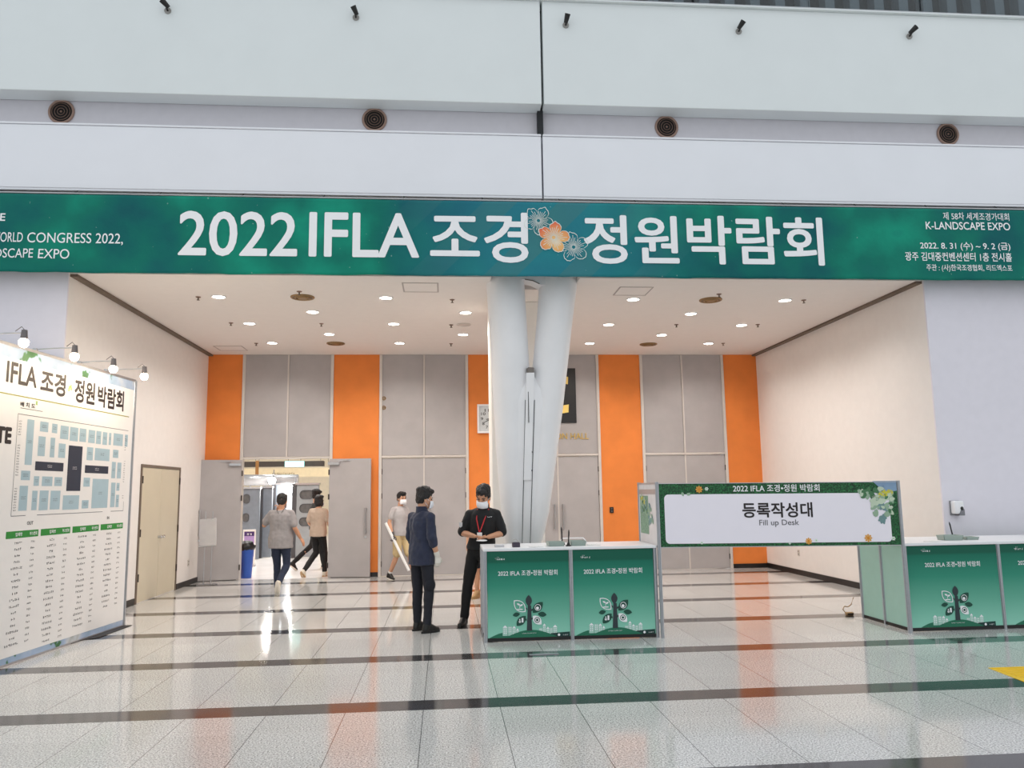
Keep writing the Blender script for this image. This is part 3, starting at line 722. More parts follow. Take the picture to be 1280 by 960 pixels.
def post(bm, x, y, z0, z1, r=.022):
    """grooved octagonal exhibition-system post"""
    n = 32; A = []; B = []
    for i in range(n):
        a = 2*pi*i/n; rr = r*(1.0 if (i % 4) else .70)
        A.append(bm.verts.new((x+rr*cos(a), y+rr*sin(a), z0))); B.append(bm.verts.new((x+rr*cos(a), y+rr*sin(a), z1)))
    for i in range(n): bm.faces.new((A[i], A[(i+1) % n], B[(i+1) % n], B[i]))
    bm.faces.new(A[::-1]); bm.faces.new(B)
def counter(name, label, x0, ncol, y0, depth, ztop, side, pw):
    x1 = x0+pw*ncol
    o = empty(name, ((x0+x1)/2, y0+depth/2, 0), label, 'counter', 'green registration counters')
    rnd = random.Random(5)
    b = newbm(); box(b, x0-.02, x1+.02, y0-.022, y0+depth+.02, ztop-.032, ztop, bev=.004); mk('countertop', b, MAT['white'], o)
    for k in range(ncol+1):
        for y in (y0, y0+depth):
            b = newbm(); post(b, x0+pw*k, y, 0, ztop-.033); mk('post', b, MAT['alu'], o)
    for k in range(ncol):
        xa, xb = x0+pw*k+.024, x0+pw*(k+1)-.024; xc = (xa+xb)/2
        b = newbm(); box(b, xa, xb, y0-.004, y0+.004, .045, ztop-.034); pn = mk('front_panel', b, MAT['grad'], o)
        b = newbm(); box(b, xa, xb, y0-.012, y0+.012, .008, .044); mk('kick_rail', b, MAT['black'], o)
        S = lambda x, z, lay=0: Vector((xc+x, y0-.0055-.0006*lay, z+.02))
        b = newbm(); emblem(b, S); mk('tree_emblem', b, EMB, pn)
        lettering('2022 IFLA 조경•정원 박람회', boxfn(-.345, .335, .705, .765, S), MAT['txtw'], pn, .010)
        b = newbm(); marks(b, -.385, .884, .12, .024, S, rnd); marks(b, -.36, .912, .03, .008, S, rnd); mk('small_logo', b, MAT['txtw'], pn)
    for s, x in ((-1, x0), (1, x1)):
        if side == 0 or side == s:
            n = 2
            for q in range(n):
                ya, yb = y0+depth*q/n+.024, y0+depth*(q+1)/n-.024
                b = newbm(); box(b, x-.004, x+.004, ya, yb, .045, ztop-.034); mk('side_panel', b, pm('pale green panel', (164, 206, 193), .3, var=.02) if side == -1 and s == -1 else MAT['white'], o)
            b = newbm(); post(b, x, y0+depth/2, 0, ztop-.033); mk('post', b, MAT['alu'], o)
            b = newbm(); box(b, x-.012, x+.012, y0+.024, y0+depth-.024, .008, .044); mk('kick_rail', b, MAT['black'], o)
    return o
counter('registration_counter', 'green two-panel counter with tree emblems beside the man in black', .452, 2, 9.14, .78, 1.035, 0, .985)
counter('registration_counter', 'green counter at the right edge under the wall dispenser', 5.36, 3, 8.98, 1.03, 1.008, -1, 1.157)

# ------------------------------------------------------------------ desk sign on tall posts between the counters
sg = empty('desk_sign', (3.9, 9.06, 0), 'wide grass-bordered sign on posts between the two green counters', 'sign')
PL, PR, PB = Vector((2.468, 9.10, 0)), Vector((5.315, 8.925, 0)), Vector((2.47, 9.965, 0))
SX_ = (PR-PL).normalized(); SN = Vector((SX_.y, -SX_.x, 0)); SL = (PR-PL).length
for p, zt in ((PL, 1.765), (PR, 1.738), (PB, 1.765)):
    b = newbm(); post(b, p.x, p.y, 0, zt, .021); mk('post', b, MAT['alu'], sg)
def grass_mat():
    t = NT('printed lawn'); f = t.noise(55, 4, rough=.7)
    t.link(t.ramp(f, [(.35, rgb((6, 38, 20))), (.5, rgb((18, 80, 44))), (.62, rgb((44, 122, 66))), (.72, rgb((84, 156, 92)))]), t.b.inputs['Base Color']); t.b.inputs['Roughness'].default_value = .6
    return t.m
MAT['grass'] = grass_mat()
ZS0, ZS1 = 1.012, 1.738
def SS(x, z, off=.006):
    t = (x/SL); return PL+SX_*x+SN*off+Vector((0, 0, z-.018*t))
b = newbm(); q = [SS(.022, ZS0, .004), SS(SL-.022, ZS0, .004), SS(SL-.022, ZS1, .004), SS(.022, ZS1, .004)]; prism(b, q, -SN*.008); sp_ = mk('sign_panel', b, MAT['grass'], sg)
b = newbm()
for z in (ZS0-.006, ZS1): q = [SS(.02, z, .012), SS(SL-.02, z, .012), SS(SL-.02, z+.008, .012), SS(.02, z+.008, .012)]; prism(b, q, -SN*.024)
mk('edge_rail', b, MAT['alu'], sg)
wx = (PL-CAM)
def sgx(u, v):      # photo point -> metres along the sign, height
    d = ray(u, v); k = (PL-CAM).dot(SN)/d.dot(SN); p = CAM+d*k; return (p-PL).dot(SX_), p.z+.018*((p-PL).dot(SX_)/SL)
def sg_box(u0, u1, v0, v1):
    um, vm = (u0+u1)/2, (v0+v1)/2; return sgx(u0, vm)[0], sgx(u1, vm)[0], sgx(um, v1)[1], sgx(um, v0)[1]
x0, x1, z0, z1 = sg_box(831, 1113, 617, 678.5)
b = newbm(); poly(b, rrect(x0, x1, z0, z1, .05, lambda x, z: SS(x, z, .0055))); mk('white_field', b, pm('lavender white print', (244, 239, 248), .6, var=.005), sp_)
for body, bx, bold, m in (('2022 IFLA 조경•정원 박람회', (916, 1024, 605.6, 614.6), .012, MAT['txtw']), ('등록작성대', (928, 1015, 628.5, 646.5), .022, MAT['txtk']), ('Fill up Desk', (949, 998.5, 649.6, 658.6), .004, MAT['txtg'])):
    lettering(body, boxfn(*sg_box(*bx), lambda x, z: SS(x, z, .0072), SN), m, sp_, bold)
def petals(bm, u, v, r, n, S, mi=0, mc=1, inner=.35):
    cx, cz = sgx(u, v)
    for k in range(n):
        a = 2*pi*k/n; w = pi/n*.85
        poly(bm, [S(cx, cz), S(cx+r*.75*cos(a-w), cz+r*.75*sin(a-w)), S(cx+r*cos(a), cz+r*sin(a)), S(cx+r*.75*cos(a+w), cz+r*.75*sin(a+w))], mi)
    poly(bm, [S(cx+r*inner*cos(2*pi*k/10), cz+r*inner*sin(2*pi*k/10))+SN*.0006 for k in range(10)], mc)
dz = [pm('ochre petal', (226, 164, 70), .6), pm('yellow heart', (216, 140, 40), .6), pm('white petal', (224, 236, 226), .6), pm('pale heart', (170, 200, 160), .6)]
S8 = lambda x, z: SS(x, z, .0078)
for u, v, r in ((873.6, 611.8, .045), (1010.6, 676.3, .042), (1085, 672.5, .05)):
    b = newbm(); petals(b, u, v, r, 8, S8); mk('printed_daisy', b, dz[:2], sp_)
for u, v, r in ((883, 611, .024), (1020, 675.5, .022), (1116.5, 673, .026), (877, 678.5, .02), (987, 679, .016)):
    b = newbm(); petals(b, u, v, r, 6, S8, inner=.3); mk('printed_daisy', b, dz[2:], sp_)
def leafspray(bm, cx, cz, n, spread, S, rnd, L=(.05, .10), mats=(0, 1, 2)):
    for k in range(n):
        x = cx+rnd.uniform(-1, 1)*spread[0]; z = cz+rnd.uniform(-1, 1)*spread[1]; a = rnd.uniform(0, 2*pi); l = rnd.uniform(*L); w = l*.32; lay = k*.00012
        pts = []
        for i in range(10):
            q = 2*pi*i/10; xx = l*.5*cos(q); zz = w*sin(q)*(1-.35*cos(q)); pts.append(S(x+xx*cos(a)-zz*sin(a), z+xx*sin(a)+zz*cos(a), lay))
        poly(bm, pts, rnd.choice(mats))
ivm = [pm('sage leaf print', (150, 178, 152), .6), pm('blue green leaf print', (112, 146, 148), .6), pm('pale leaf print', (196, 212, 188), .6), pm('yellow blossom print', (206, 200, 70), .6), pm('hydrangea print', (132, 160, 190), .6), pm('mid leaf print', (70, 120, 80), .6)]
rnd = random.Random(11)
SV = lambda x, z, lay=0: SS(x, z, .0082+lay)
b = newbm(); cx, cz = sgx(1108, 607); poly(b, [SV(cx-.17, cz+.055), SV(cx+.115, cz+.055), SV(cx+.115, cz-.06), SV(cx+.02, cz-.075), SV(cx-.09, cz-.02)], 4)
leafspray(b, cx-.02, cz-.01, 16, (.1, .05), SV, rnd, (.03, .06), (4,))
leafspray(b, *sgx(1093, 616), 20, (.18, .05), SV, rnd, (.05, .10), (0, 2, 5)); leafspray(b, *sgx(1106, 617), 26, (.09, .04), SV, rnd, (.025, .045), (3,))
leafspray(b, *sgx(1102, 628), 18, (.12, .07), SV, rnd, (.05, .1), (0, 2)); leafspray(b, *sgx(1101, 637), 14, (.09, .06), SV, rnd, (.05, .1), (1, 0)); leafspray(b, *sgx(1103, 648), 8, (.04, .05), SV, rnd, (.04, .09), (1,))
leafspray(b, *sgx(1114, 630), 14, (.03, .12), SV, rnd, (.04, .08), (0, 5, 2))
mk('printed_ivy', b, ivm, sp_)
b = newbm(); cx, cz = sgx(858, 617.5); leafspray(b, cx, cz, 3, (.05, .004), SV, rnd, (.03, .05), (0,)); mk('printed_ivy', b, ivm[:1], sp_)
# return sign running back from the left post, its print seen from behind
YR0, YR1 = PL.y+.024, PB.y-.024
def RS(y, z, off=.0): return Vector((2.466-.006-off, y, z))
b = newbm(); box(b, 2.462, 2.470, YR0, YR1, ZS0+.0, ZS1); rp_ = mk('return_panel', b, pm('white translucent print', (226, 222, 222), .5), sg)
b = newbm()
for z in (ZS0-.006, ZS1): box(b, 2.454, 2.478, YR0, YR1, z, z+.02)
box(b, 2.458, 2.474, YR0, YR1, ZS1-.12, ZS1-.06); mk('return_rail', b, MAT['alu'], sg)
b = newbm(); poly(b, [RS(9.50, 1.14), RS(9.90, 1.14), RS(9.90, 1.60), RS(9.50, 1.60)], 0); mk('printed_lawn', b, pm('faded lawn print', (136, 166, 142), .7, var=.3, scale=60), rp_)
b = newbm(); SR = lambda x, z, lay=0: RS(x, z, .002+lay)
leafspray(b, 9.75, 1.55, 20, (.14, .06), SR, rnd, (.04, .09), (3, 0, 2)); leafspray(b, 9.62, 1.46, 22, (.2, .07), SR, rnd, (.05, .1), (0, 1, 5)); leafspray(b, 9.40, 1.36, 14, (.1, .09), SR, rnd, (.05, .09), (1, 0)); mk('printed_ivy', b, ivm, rp_)

# ------------------------------------------------------------------ things on the counters
ZT, ZT2 = 1.036, 1.009
def on_top(u, y, zt=ZT): return Vector((at_y(u, 681, y).x, y, zt))
traym = pm('grey green tray plastic', (150, 164, 156), .4, var=.03)
def tray(name, label, c, w, d, h, rot=0.0):
    o = empty(name, (c.x, c.y, c.z), label, 'tray', 'trays on the counters', rot)
    b = newbm(); box(b, -w/2, w/2, -d/2, d/2, 0, .008)
    for q in ((-w/2, w/2, -d/2, -d/2+.008), (-w/2, w/2, d/2-.008, d/2), (-w/2, -w/2+.008, -d/2, d/2), (w/2-.008, w/2, -d/2, d/2)): box(b, *q, 0, h, bev=.002)
    for v in b.verts:
        if v.co.z > h*.5: v.co.x *= 1.10; v.co.y *= 1.12
    mk('shell', b, traym, o, local=True)
    b = newbm(); 
    for k in range(5): box(b, -w*.42+k*w*.17, -w*.42+k*w*.17+w*.14, -d*.4, d*.4, .008, h*.55+.006*(k % 2))
    mk('slips', b, MAT['paper'], o, local=True)
    return o
p = on_top(694, 9.36); tray('document_tray', 'grey green tray of slips left of the pens on the left counter', p, .17, .2, .05, .05)
p = on_top(722, 9.38); tray('document_tray', 'grey green tray of slips right of the pens on the left counter', p, .165, .2, .055, -.05)
def pen(label, c, tilt, L=.16, m=None):
    o = empty('pen_stand', (c.x, c.y, c.z), label, 'pen', 'counter pens')
    b = newbm(); cyl(b, (0, 0, 0), (0, 0, .012), .032, seg=20); cyl(b, (0, 0, .012), (0, 0, .04), .02, .014, seg=16); mk('base', b, MAT['black'], o, smooth=True, local=True)
    d = Vector((tilt, -.05, 1)).normalized()
    b = newbm(); cyl(b, d*.025, d*L, .008, .008, seg=10); cyl(b, d*L, d*(L+.02), .008, .003, seg=10); cyl(b, d*(L-.055)+Vector((.008, 0, 0)), d*(L-.005)+Vector((.008, 0, 0)), .0022, seg=6); mk('pen', b, MAT['black'], o, smooth=True, local=True)
pen('black pen in a round stand, left one of the two between the trays', on_top(703, 9.52), -.05, .19)
pen('black pen in a round stand, right one of the two between the trays', on_top(710.5, 9.26), .04, .17)
# white cable looping behind the right tray
b = newbm(); p0 = on_top(699, 9.66); p1 = on_top(734, 9.64); pts = []
for k in range(17):
    q = k/16; pts.append((p0.x+(p1.x-p0.x)*q, p0.y+.03*sin(pi*q), ZT+.006+.06*min(1, 3.2*sin(pi*q))))
tube(b, pts, .006); tag(mk('white_cable', b, MAT['white'], smooth=True), 'white cable arching over the trays on the left counter', 'cable')
def card_box(name, label, cat, c, w, d, h, m, rot=0, lid=None):
    o = empty(name, (c.x, c.y, c.z), label, cat, None, rot)
    b = newbm(); box(b, -w/2, w/2, -d/2, d/2, 0, h, bev=.003); mk('body', b, m, o, local=True)
    if lid: b = newbm(); box(b, -w*.42, w*.42, -d*.42, d*.42, h, h+.006, bev=.002); mk('top_face', b, lid, o, local=True)
    return o
o = card_box('card_box', 'small dark purple box on the left counter below the column', 'box', on_top(645, 9.28), .085, .07, .05, pm('dark purple card', (62, 54, 68), .5), .1, pm('grey card', (90, 82, 92), .5))
b = newbm(); tube(b, [(-.05, 0, .05), (-.03, 0, .085), (.0, 0, .09), (.03, 0, .06)], .0035); mk('cord_loop', b, MAT['trim'], o, smooth=True, local=True)
card_box('metal_case', 'flat silver case on the left counter end in front of the man in black', 'case', on_top(624, 9.36), .11, .08, .022, MAT['steel'], 0, pm('white insert', (220, 220, 222), .5))
def sheet(label, c, w, d, rot, n=3):
    o = empty('paper_sheet', (c.x, c.y, c.z), label, 'paper', 'papers on the counters', rot)
    for k in range(n):
        b = newbm(); a = .06*k; vs = box(b, -w/2, w/2, -d/2, d/2, .001+.0022*k, .003+.0022*k)
        bmesh.ops.rotate(b, cent=(0, 0, 0), matrix=Matrix.Rotation(a, 3, 'Z'), verts=b.verts); mk('sheet', b, MAT['paper'], o, local=True)
    b = newbm(); S = lambda x, z: Vector((x, z, .0035+.0022*(n-1)))
    r_ = random.Random(7)
    for k in range(5): marks(b, -w*.38, d*(.3-.14*k), w*.7, d*.05, S, r_)
    mk('printed_lines', b, MAT['txtg'], o, local=True)
sheet('white printed papers in front of the left tray on the left counter', on_top(670, 9.24), .16, .1, .1)
sheet('white printed papers right of the trays on the left counter', on_top(742, 9.34), .15, .12, -.1)
sheet('white printed papers beside the tray on the right counter', on_top(1168, 9.14, ZT2), .20, .13, .25)
p = on_top(1188, 9.34, ZT2); tray('document_tray', 'grey green open tray on the right counter', p, .22, .16, .06, -.08)
p = on_top(1212, 9.36, ZT2); tray('document_tray', 'low grey green tray right of the open tray on the right counter', p, .15, .14, .035, .0)
pen('black pen standing on the right counter behind the tray', on_top(1192.5, 9.62, ZT2), -.22, .19)

# ------------------------------------------------------------------ wall dispenser, clock, hall signs
c = at_y(1195.5, 635, YF-.06); o = empty('soap_dispenser', (c.x, YF-.02, c.z-.1), 'grey white hand sanitiser dispenser on the wall above the right counter', 'dispenser')
b = newbm(); box(b, c.x-.075, c.x+.075, YF-.035, YF-.021, c.z-.1, c.z+.1, bev=.004); mk('back_plate', b, pm('grey plastic', (150, 150, 152), .4), o)
b = newbm(); box(b, c.x-.07, c.x+.07, YF-.13, YF-.035, c.z-.08, c.z+.098, bev=.02, seg=3); mk('housing', b, MAT['white'], o, smooth=True)
b = newbm(); prism(b, [(c.x-.02, YF-.134, c.z-.1), (c.x+.066, YF-.134, c.z-.1), (c.x+.066, YF-.134, c.z-.02), (c.x+.03, YF-.134, c.z+.01)], (0, .09, 0)); mk('lever', b, pm('grey lever', (120, 120, 126), .35), o)
b = newbm(); ell(b, (c.x+.03, YF-.135, c.z-.005), (.022, .008, .026)); mk('window', b, MAT['black'], o, smooth='all')
b = newbm(); box(b, c.x+.0, c.x+.05, YF-.1325, YF-.13, c.z+.055, c.z+.075); mk('sticker', b, MAT['paper'], o)

c0 = at_y(596.5, 505, 16.5); c1 = at_y(635, 541.5, 16.5); cx, cz, hw = c0.x+.305, (c0.z+c1.z)/2, .305
o = empty('wall_clock', (cx, YB-.001, cz-hw), 'square white wall clock on the orange panel, half hidden by the column', 'clock')
b = newbm()
for q in ((-hw, hw, -hw, -hw+.04), (-hw, hw, hw-.04, hw), (-hw, -hw+.04, -hw+.04, hw-.04), (hw-.04, hw, -hw+.04, hw-.04)): box(b, cx+q[0], cx+q[1], YB-.06, YB-.001, cz+q[2], cz+q[3], bev=.005)
mk('frame', b, MAT['white'], o)
b = newbm(); box(b, cx-hw+.04, cx+hw-.04, YB-.03, YB-.002, cz-hw+.04, cz+hw-.04); fc = mk('dial', b, pm('clock dial', (206, 210, 212), .5), o)
b = newbm()
for k in range(12):
    a = pi/2-2*pi*k/12; t = str(12 if k == 0 else k); r = .205; w = .022*len(t)
    text_bm(b, t, boxfn(cx+r*cos(a)-w, cx+r*cos(a)+w, cz+r*sin(a)-.03, cz+r*sin(a)+.03, lambda x, z: Vector((x, YB-.0315, z))), .01)
mk('numerals', b, MAT['txtk'], fc)
def hand_(nm, ang, L, w):
    b = newbm(); a = radians(90-ang); d = Vector((cos(a), 0, sin(a))); n = Vector((-sin(a), 0, cos(a))); p = Vector((cx, YB-.036, cz))
    prism(b, [p-d*.04-n*w, p+d*L-n*w*.5, p+d*L+n*w*.5, p-d*.04+n*w], (0, .003, 0)); mk(nm, b, MAT['black'], fc)
hand_('hour_hand', 263, .12, .013); hand_('minute_hand', 244, .19, .010)
# black hall-number board with a yellow letter, gold lettering below
q0 = at_y(719.3, 460, 16.5); q1 = at_y(719.3, 528.5, 16.5); bx1 = q0.x; bx0 = bx1-1.12
o = empty('hall_sign', ((bx0+bx1)/2, YB-.001, q1.z), 'black square board with a yellow letter on the doors behind the column', 'sign')
b = newbm(); box(b, bx0, bx1, YB-.03, YB-.001, q1.z, q0.z, bev=.006); bd = mk('board', b, pm('black sign board', (30, 28, 28), .4), o)
b = newbm(); Sg = lambda x, z: Vector((x, YB-.032, z)); xm = bx1-.17; zt, zb = q0.z, q1.z
for (xa, za, xb, zb_, th) in ((xm-.6, zt-.16, xm, zt-.27, .16), (xm-.6, zb+.22, xm, zb+.31, .17)):
    poly(b, [Sg(xa, za-th/2), Sg(xb, zb_-th/2), Sg(xb+.01, zb_+th/2), Sg(xa, za+th/2)])
poly(b, [Sg(xm-.6, zb+.14), Sg(xm-.43, zb+.14), Sg(xm-.43, zt-.09), Sg(xm-.6, zt-.09)]); mk('letter', b, pm('yellow letter', (246, 214, 120), .5), bd)
gold = pm('gold letters', (214, 178, 96), .35, metal=.5, var=.2, scale=50)
b = newbm(); a0 = at_y(694, 549, 16.5); a1 = at_y(736, 541, 16.5)
text_bm(b, 'EXHIBITION HALL', boxfn(a1.x-1.35, a1.x, a0.z, a1.z, lambda x, z: Vector((x, YB-.004, z))), .004)
r_ = bmesh.ops.extrude_face_region(b, geom=list(b.faces)); bmesh.ops.translate(b, vec=(0, -.014, 0), verts=[e for e in r_['geom'] if isinstance(e, bmesh.types.BMVert)])
tag(mk('gold_lettering', b, gold), 'raised gold letters on the grey panel below the black board', 'lettering')
b = newbm(); a0 = at_y(477.5, 513, 16.5); a1 = at_y(481.5, 494, 16.5); xg = BAYS[1]-HW+.045
for zc in (a0.z+.06, a1.z-.06): ring(b, (xg+.02, YB-.008, zc), (0, 1, 0), .035, .009, 18, 6); box(b, xg-.01, xg+.06, YB-.012, YB, zc-.008, zc+.008)
tag(mk('brass_bracket', b, MAT['brass']), 'small brass bracket at the left edge of the grey panel beside the orange panel', 'bracket')
p = at_y(765, 637.5, 16.5); o = empty('wall_switch', (p.x, YB-.001, p.z-.06), 'small black switch box on the orange panel right of the column', 'switch')
b = newbm(); box(b, p.x-.04, p.x+.04, YB-.03, YB-.001, p.z-.06, p.z+.06, bev=.006); mk('housing', b, MAT['black'], o)
b = newbm()
for k in range(2): cyl(b, (p.x, YB-.038, p.z-.025+.05*k), (p.x, YB-.03, p.z-.025+.05*k), .016, seg=14)
mk('button', b, pm('grey button', (92, 88, 86), .4), o)
p = at_y(982, 687, 16.0)
def socket(label, y, z, wallx, s):
    o = empty('wall_socket', (wallx, y, z), label, 'socket', 'wall sockets')
    b = newbm(); box(b, min(wallx, wallx+s*.01), max(wallx, wallx+s*.01), y-.04, y+.04, z-.06, z+.06, bev=.003); mk('plate', b, pm('socket plate', (206, 198, 190), .4), o)
    b = newbm(); 
    for dzz in (-.025, .025): cyl(b, (wallx+s*.01, y, z+dzz), (wallx+s*.013, y, z+dzz), .016, seg=12)
    mk('outlet', b, pm('socket grey', (120, 110, 104), .5), o)
socket('small socket low on the right wall beneath the desk sign', 15.0, .42, XR, -1)
socket('small socket low on the left wall between cupboard and open door', 15.75, .42, XL, 1)

# ------------------------------------------------------------------ floor things
ylw = pm('yellow tactile tile', (240, 200, 30), .45, var=.04)
o = empty('tactile_paving', (5.35, 6.85, 0), 'yellow ribbed tactile paving at the right edge of the floor', 'paving')
b = newbm(); box(b, 4.925, 6.0, 6.60, 7.15, .0005, .004)
for v in b.verts:
    if v.co.x < 5.1: v.co.x += .06*(v.co.y-6.6)/.55
mk('base_tile', b, ylw, o)
b = newbm()
for k in range(9): y = 6.635+k*.06; box(b, 5.0, 5.98, y-.012, y+.012, .004, .009, bev=.003)
mk('ribs', b, ylw, o)
o = empty('floor_socket', (1.02, 8.40, 0), 'slim metal floor socket cover in the dark floor band by the left counter', 'floor socket')
b = newbm(); box(b, .865, 1.17, 8.375, 8.425, .0005, .006, bev=.002); mk('cover', b, MAT['alu'], o)
b = newbm(); box(b, .93, 1.10, 8.392, 8.408, .006, .009, bev=.001); mk('flap', b, MAT['steel'], o)
p = at_z(1061, 769.5); o = empty('power_strip', (p.x, p.y, 0), 'beige power strip and cord on the floor left of the right counter', 'power strip')
pw = pm('tan power strip', (176, 140, 96), .5)
b = newbm(); box(b, p.x-.04, p.x+.06, p.y-.03, p.y+.03, .001, .045, bev=.01); mk('body', b, pw, o, smooth=True)
b = newbm(); box(b, p.x-.03, p.x+.05, p.y-.034, p.y-.03, .012, .034); mk('sockets', b, pm('dark sockets', (60, 44, 34), .5), o)
b = newbm(); tube(b, [(p.x-.04, p.y, .03), (p.x-.06, p.y+.03, .08), (p.x-.02, p.y+.06, .11), (p.x+.04, p.y+.08, .10), (p.x+.085, p.y+.08, .13), (p.x+.11, p.y+.06, .22)], .006); mk('cord', b, pw, o, smooth=True)

# silver leaflet stand by the open door
p = at_z(259, 731); o = empty('leaflet_stand', (p.x, p.y, 0), 'slim silver leaflet stand in front of the open left door leaf', 'stand')
b = newbm(); box(b, p.x-.17, p.x+.17, p.y-.12, p.y+.12, .001, .012, bev=.003); mk('base', b, MAT['steel'], o)
for dx in (-.075, .06): b = newbm(); cyl(b, (p.x+dx, p.y, .012), (p.x+dx, p.y+.0, 1.38), .011, seg=12); mk('pole', b, MAT['alu'], o, smooth=True)
b = newbm(); M = Matrix.Translation((p.x-.005, p.y-.06, .98)) @ Matrix.Rotation(radians(-14), 4, 'X') @ Matrix.Rotation(radians(-5), 4, 'Y')
box(b, -.16, .16, -.01, .01, -.27, .27, bev=.004); bmesh.ops.transform(b, matrix=M, verts=b.verts); mk('holder_plate', b, pm('silver sheet', (200, 200, 204), .25, metal=.5, var=.05), o)
b = newbm(); box(b, -.16, .16, -.03, -.01, -.27, -.25, bev=.002); bmesh.ops.transform(b, matrix=M, verts=b.verts); mk('ledge', b, MAT['alu'], o)

# ------------------------------------------------------------------ floor-plan board on the left
BA, BB = Vector((-4.443, 8.6, 0)), Vector((-4.223, 11.038, 0)); BT = (BB-BA).normalized(); BN = Vector((BT.y, -BT.x, 0))
def DS(s, z, off=.0): return BA+BT*s+BN*(.012+off)+Vector((0, 0, z))
def ds(u, v):
    d = ray(u, v); k = (BA-CAM).dot(BN)/d.dot(BN); p = CAM+d*k; return (p-BA).dot(BT), p.z
bo = empty('floor_plan_board', tuple((BA+BB)/2), 'tall white floor plan board with lamps along the top at the left edge', 'display board')
S0, S1, BH = -2.52, 2.475, 3.235
def slab(bm, s0, s1, z0, z1, o0, o1, mi=0):
    prism(bm, [DS(s0, z0, o1), DS(s1, z0, o1), DS(s1, z1, o1), DS(s0, z1, o1)], -BN*(o1-o0), mi)
def sky_mat():
    t = NT('printed sky and leaves'); n = t.noise(2.6, 3)
    t.link(t.ramp(n, [(.30, rgb((44, 92, 52))), (.37, rgb((60, 110, 66))), (.385, rgb((150, 172, 196))), (.5, rgb((166, 184, 208))), (.62, rgb((196, 200, 204))), (.75, rgb((140, 140, 126)))]), t.b.inputs['Base Color']); t.b.inputs['Roughness'].default_value = .6
    return t.m
b = newbm(); slab(b, S0, S1, .02, BH, -.03, 0); pnl = mk('panel', b, sky_mat(), bo)
whm = pm('white poster', (236, 233, 230), .55, var=.01)
b = newbm(); slab(b, S0, S1-.03, .085, 3.115, 0.0005, .002); pst = mk('poster', b, whm, bo)
b = newbm()
for s, m in ((0, 0),): pass
for s in (-2.5, -.02+.0, 2.475):
    c = BA+BT*s-BN*.0; 
    if s < 2: c = c-BN*.05
    post(b, c.x, c.y, 0, BH+.01, .03)
mk('frame_post', b, MAT['alu'], bo)
b = newbm(); slab(b, S0, S1, BH, BH+.03, -.035, .006); slab(b, S0, S1, 0, .022, -.035, .006); mk('frame_rail', b, MAT['alu'], bo)
b = newbm(); prism(b, [DS(.9, .002, .0), DS(2.5, .002, .0), DS(2.5, .002, .10), DS(1.62, .002, .13), DS(1.45, .002, .0+.01)], (0, 0, .006)); mk('base_plate', b, MAT['black'], bo)  # flat black sheet on the floor along the board
# printing
PO = lambda s, z: DS(s, z, .0032)
def btext(body, u0, u1, vA0, vA1, bold, m, par=pst):
    """u span and top/bottom rows at mid text"""
    um = (u0+u1)/2
    s0, _ = ds(u0, (vA0+vA1)/2); s1, _ = ds(u1, (vA0+vA1)/2); z1 = ds(um, vA0)[1]; z0 = ds(um, vA1)[1]
    lettering(body, boxfn(s0, s1, z0, z1, PO, BN), m, par, bold)
K_ = 6.856
btext('IFLA', 45/K_, 305/K_, 420+245/K_, 420+415/K_, .024, MAT['txtk'])
btext('2022', -52, -5, 441, 466, .02, MAT['txtk'])
btext('조경', 340/K_, 550/K_, 420+312/K_, 420+500/K_, .030, MAT['txtk'])
btext('정원', 630/K_, 802/K_, 420+388/K_, 420+575/K_, .030, MAT['txtk'])
btext('박람회', 828/K_, 1050/K_, 420+452/K_, 420+622/K_, .030, MAT['txtk'])
btext('배 치 도', 163/K_, 290/K_, 420+572/K_, 420+612/K_, .03, MAT['txtk'])
btext('TE', -6, 12, 420+785/K_, 420+912/K_, .05, MAT['txtk'])
btext('OUT', 220/K_, 272/K_, 550+697/K_, 550+725/K_, .01, MAT['txtk']); btext('IN', 908/K_, 925/K_, 550+655/K_, 550+678/K_, .01, MAT['txtk'])
lnm = pm('olive line print', (150, 150, 70), .6); drk = pm('navy block print', (40, 48, 66), .6); cellm = pm('pale blue cell print', (166, 190, 200), .6, var=.02); grn = pm('green header print', (36, 138, 52), .6); flr = pm('small green flower print', (150, 180, 90), .6)
b = newbm()
sa, za = ds(0, 420+440/K_); sb, zb = ds(1068/K_, 420+675/K_); poly(b, [PO(-2.4, 2.735), PO(2.33, 2.735), PO(2.33, 2.747), PO(-2.4, 2.747)], 0)
def line(s0, z0, s1, z1, w=.006, mi=1):
    if abs(s1-s0) > abs(z1-z0): poly(b, [PO(s0, z0-w/2), PO(s1, z1-w/2), PO(s1, z1+w/2), PO(s0, z0+w/2)], mi)
    else: poly(b, [PO(s0-w/2, z0), PO(s0+w/2, z0), PO(s1+w/2, z1), PO(s1-w/2, z1)], mi)
line(-.02, 2.555, 2.33, 2.555); line(-.02, 2.555, -.02, 1.50); line(-.02, 1.50, .22, 1.50); line(.42, 1.50, 1.78, 1.50); line(1.98, 1.50, 2.30, 1.50); line(2.30, 1.50, 2.30, 1.62)
line(.01, 2.62, .40, 2.62)
s_, z_ = ds(303/K_, 420+575/K_); poly(b, [PO(s_+.025*cos(2*pi*k/8)*(1 if k % 2 else .5), z_+.035*sin(2*pi*k/8)*(1 if k % 2 else .5)) for k in range(8)], 2)
for u, v in ((585, 440), (600, 455), (580, 462), (597, 432)):
    s_, z_ = ds(u/K_, 420+v/K_); poly(b, [PO(s_+.028*cos(2*pi*k/8)*(1 if k % 2 else .45), z_+.03*sin(2*pi*k/8)*(1 if k % 2 else .45)) for k in range(8)], 2)
mk('printed_lines', b, [lnm, MAT['txtg'], flr], pst)
A_, B_ = 420, 550
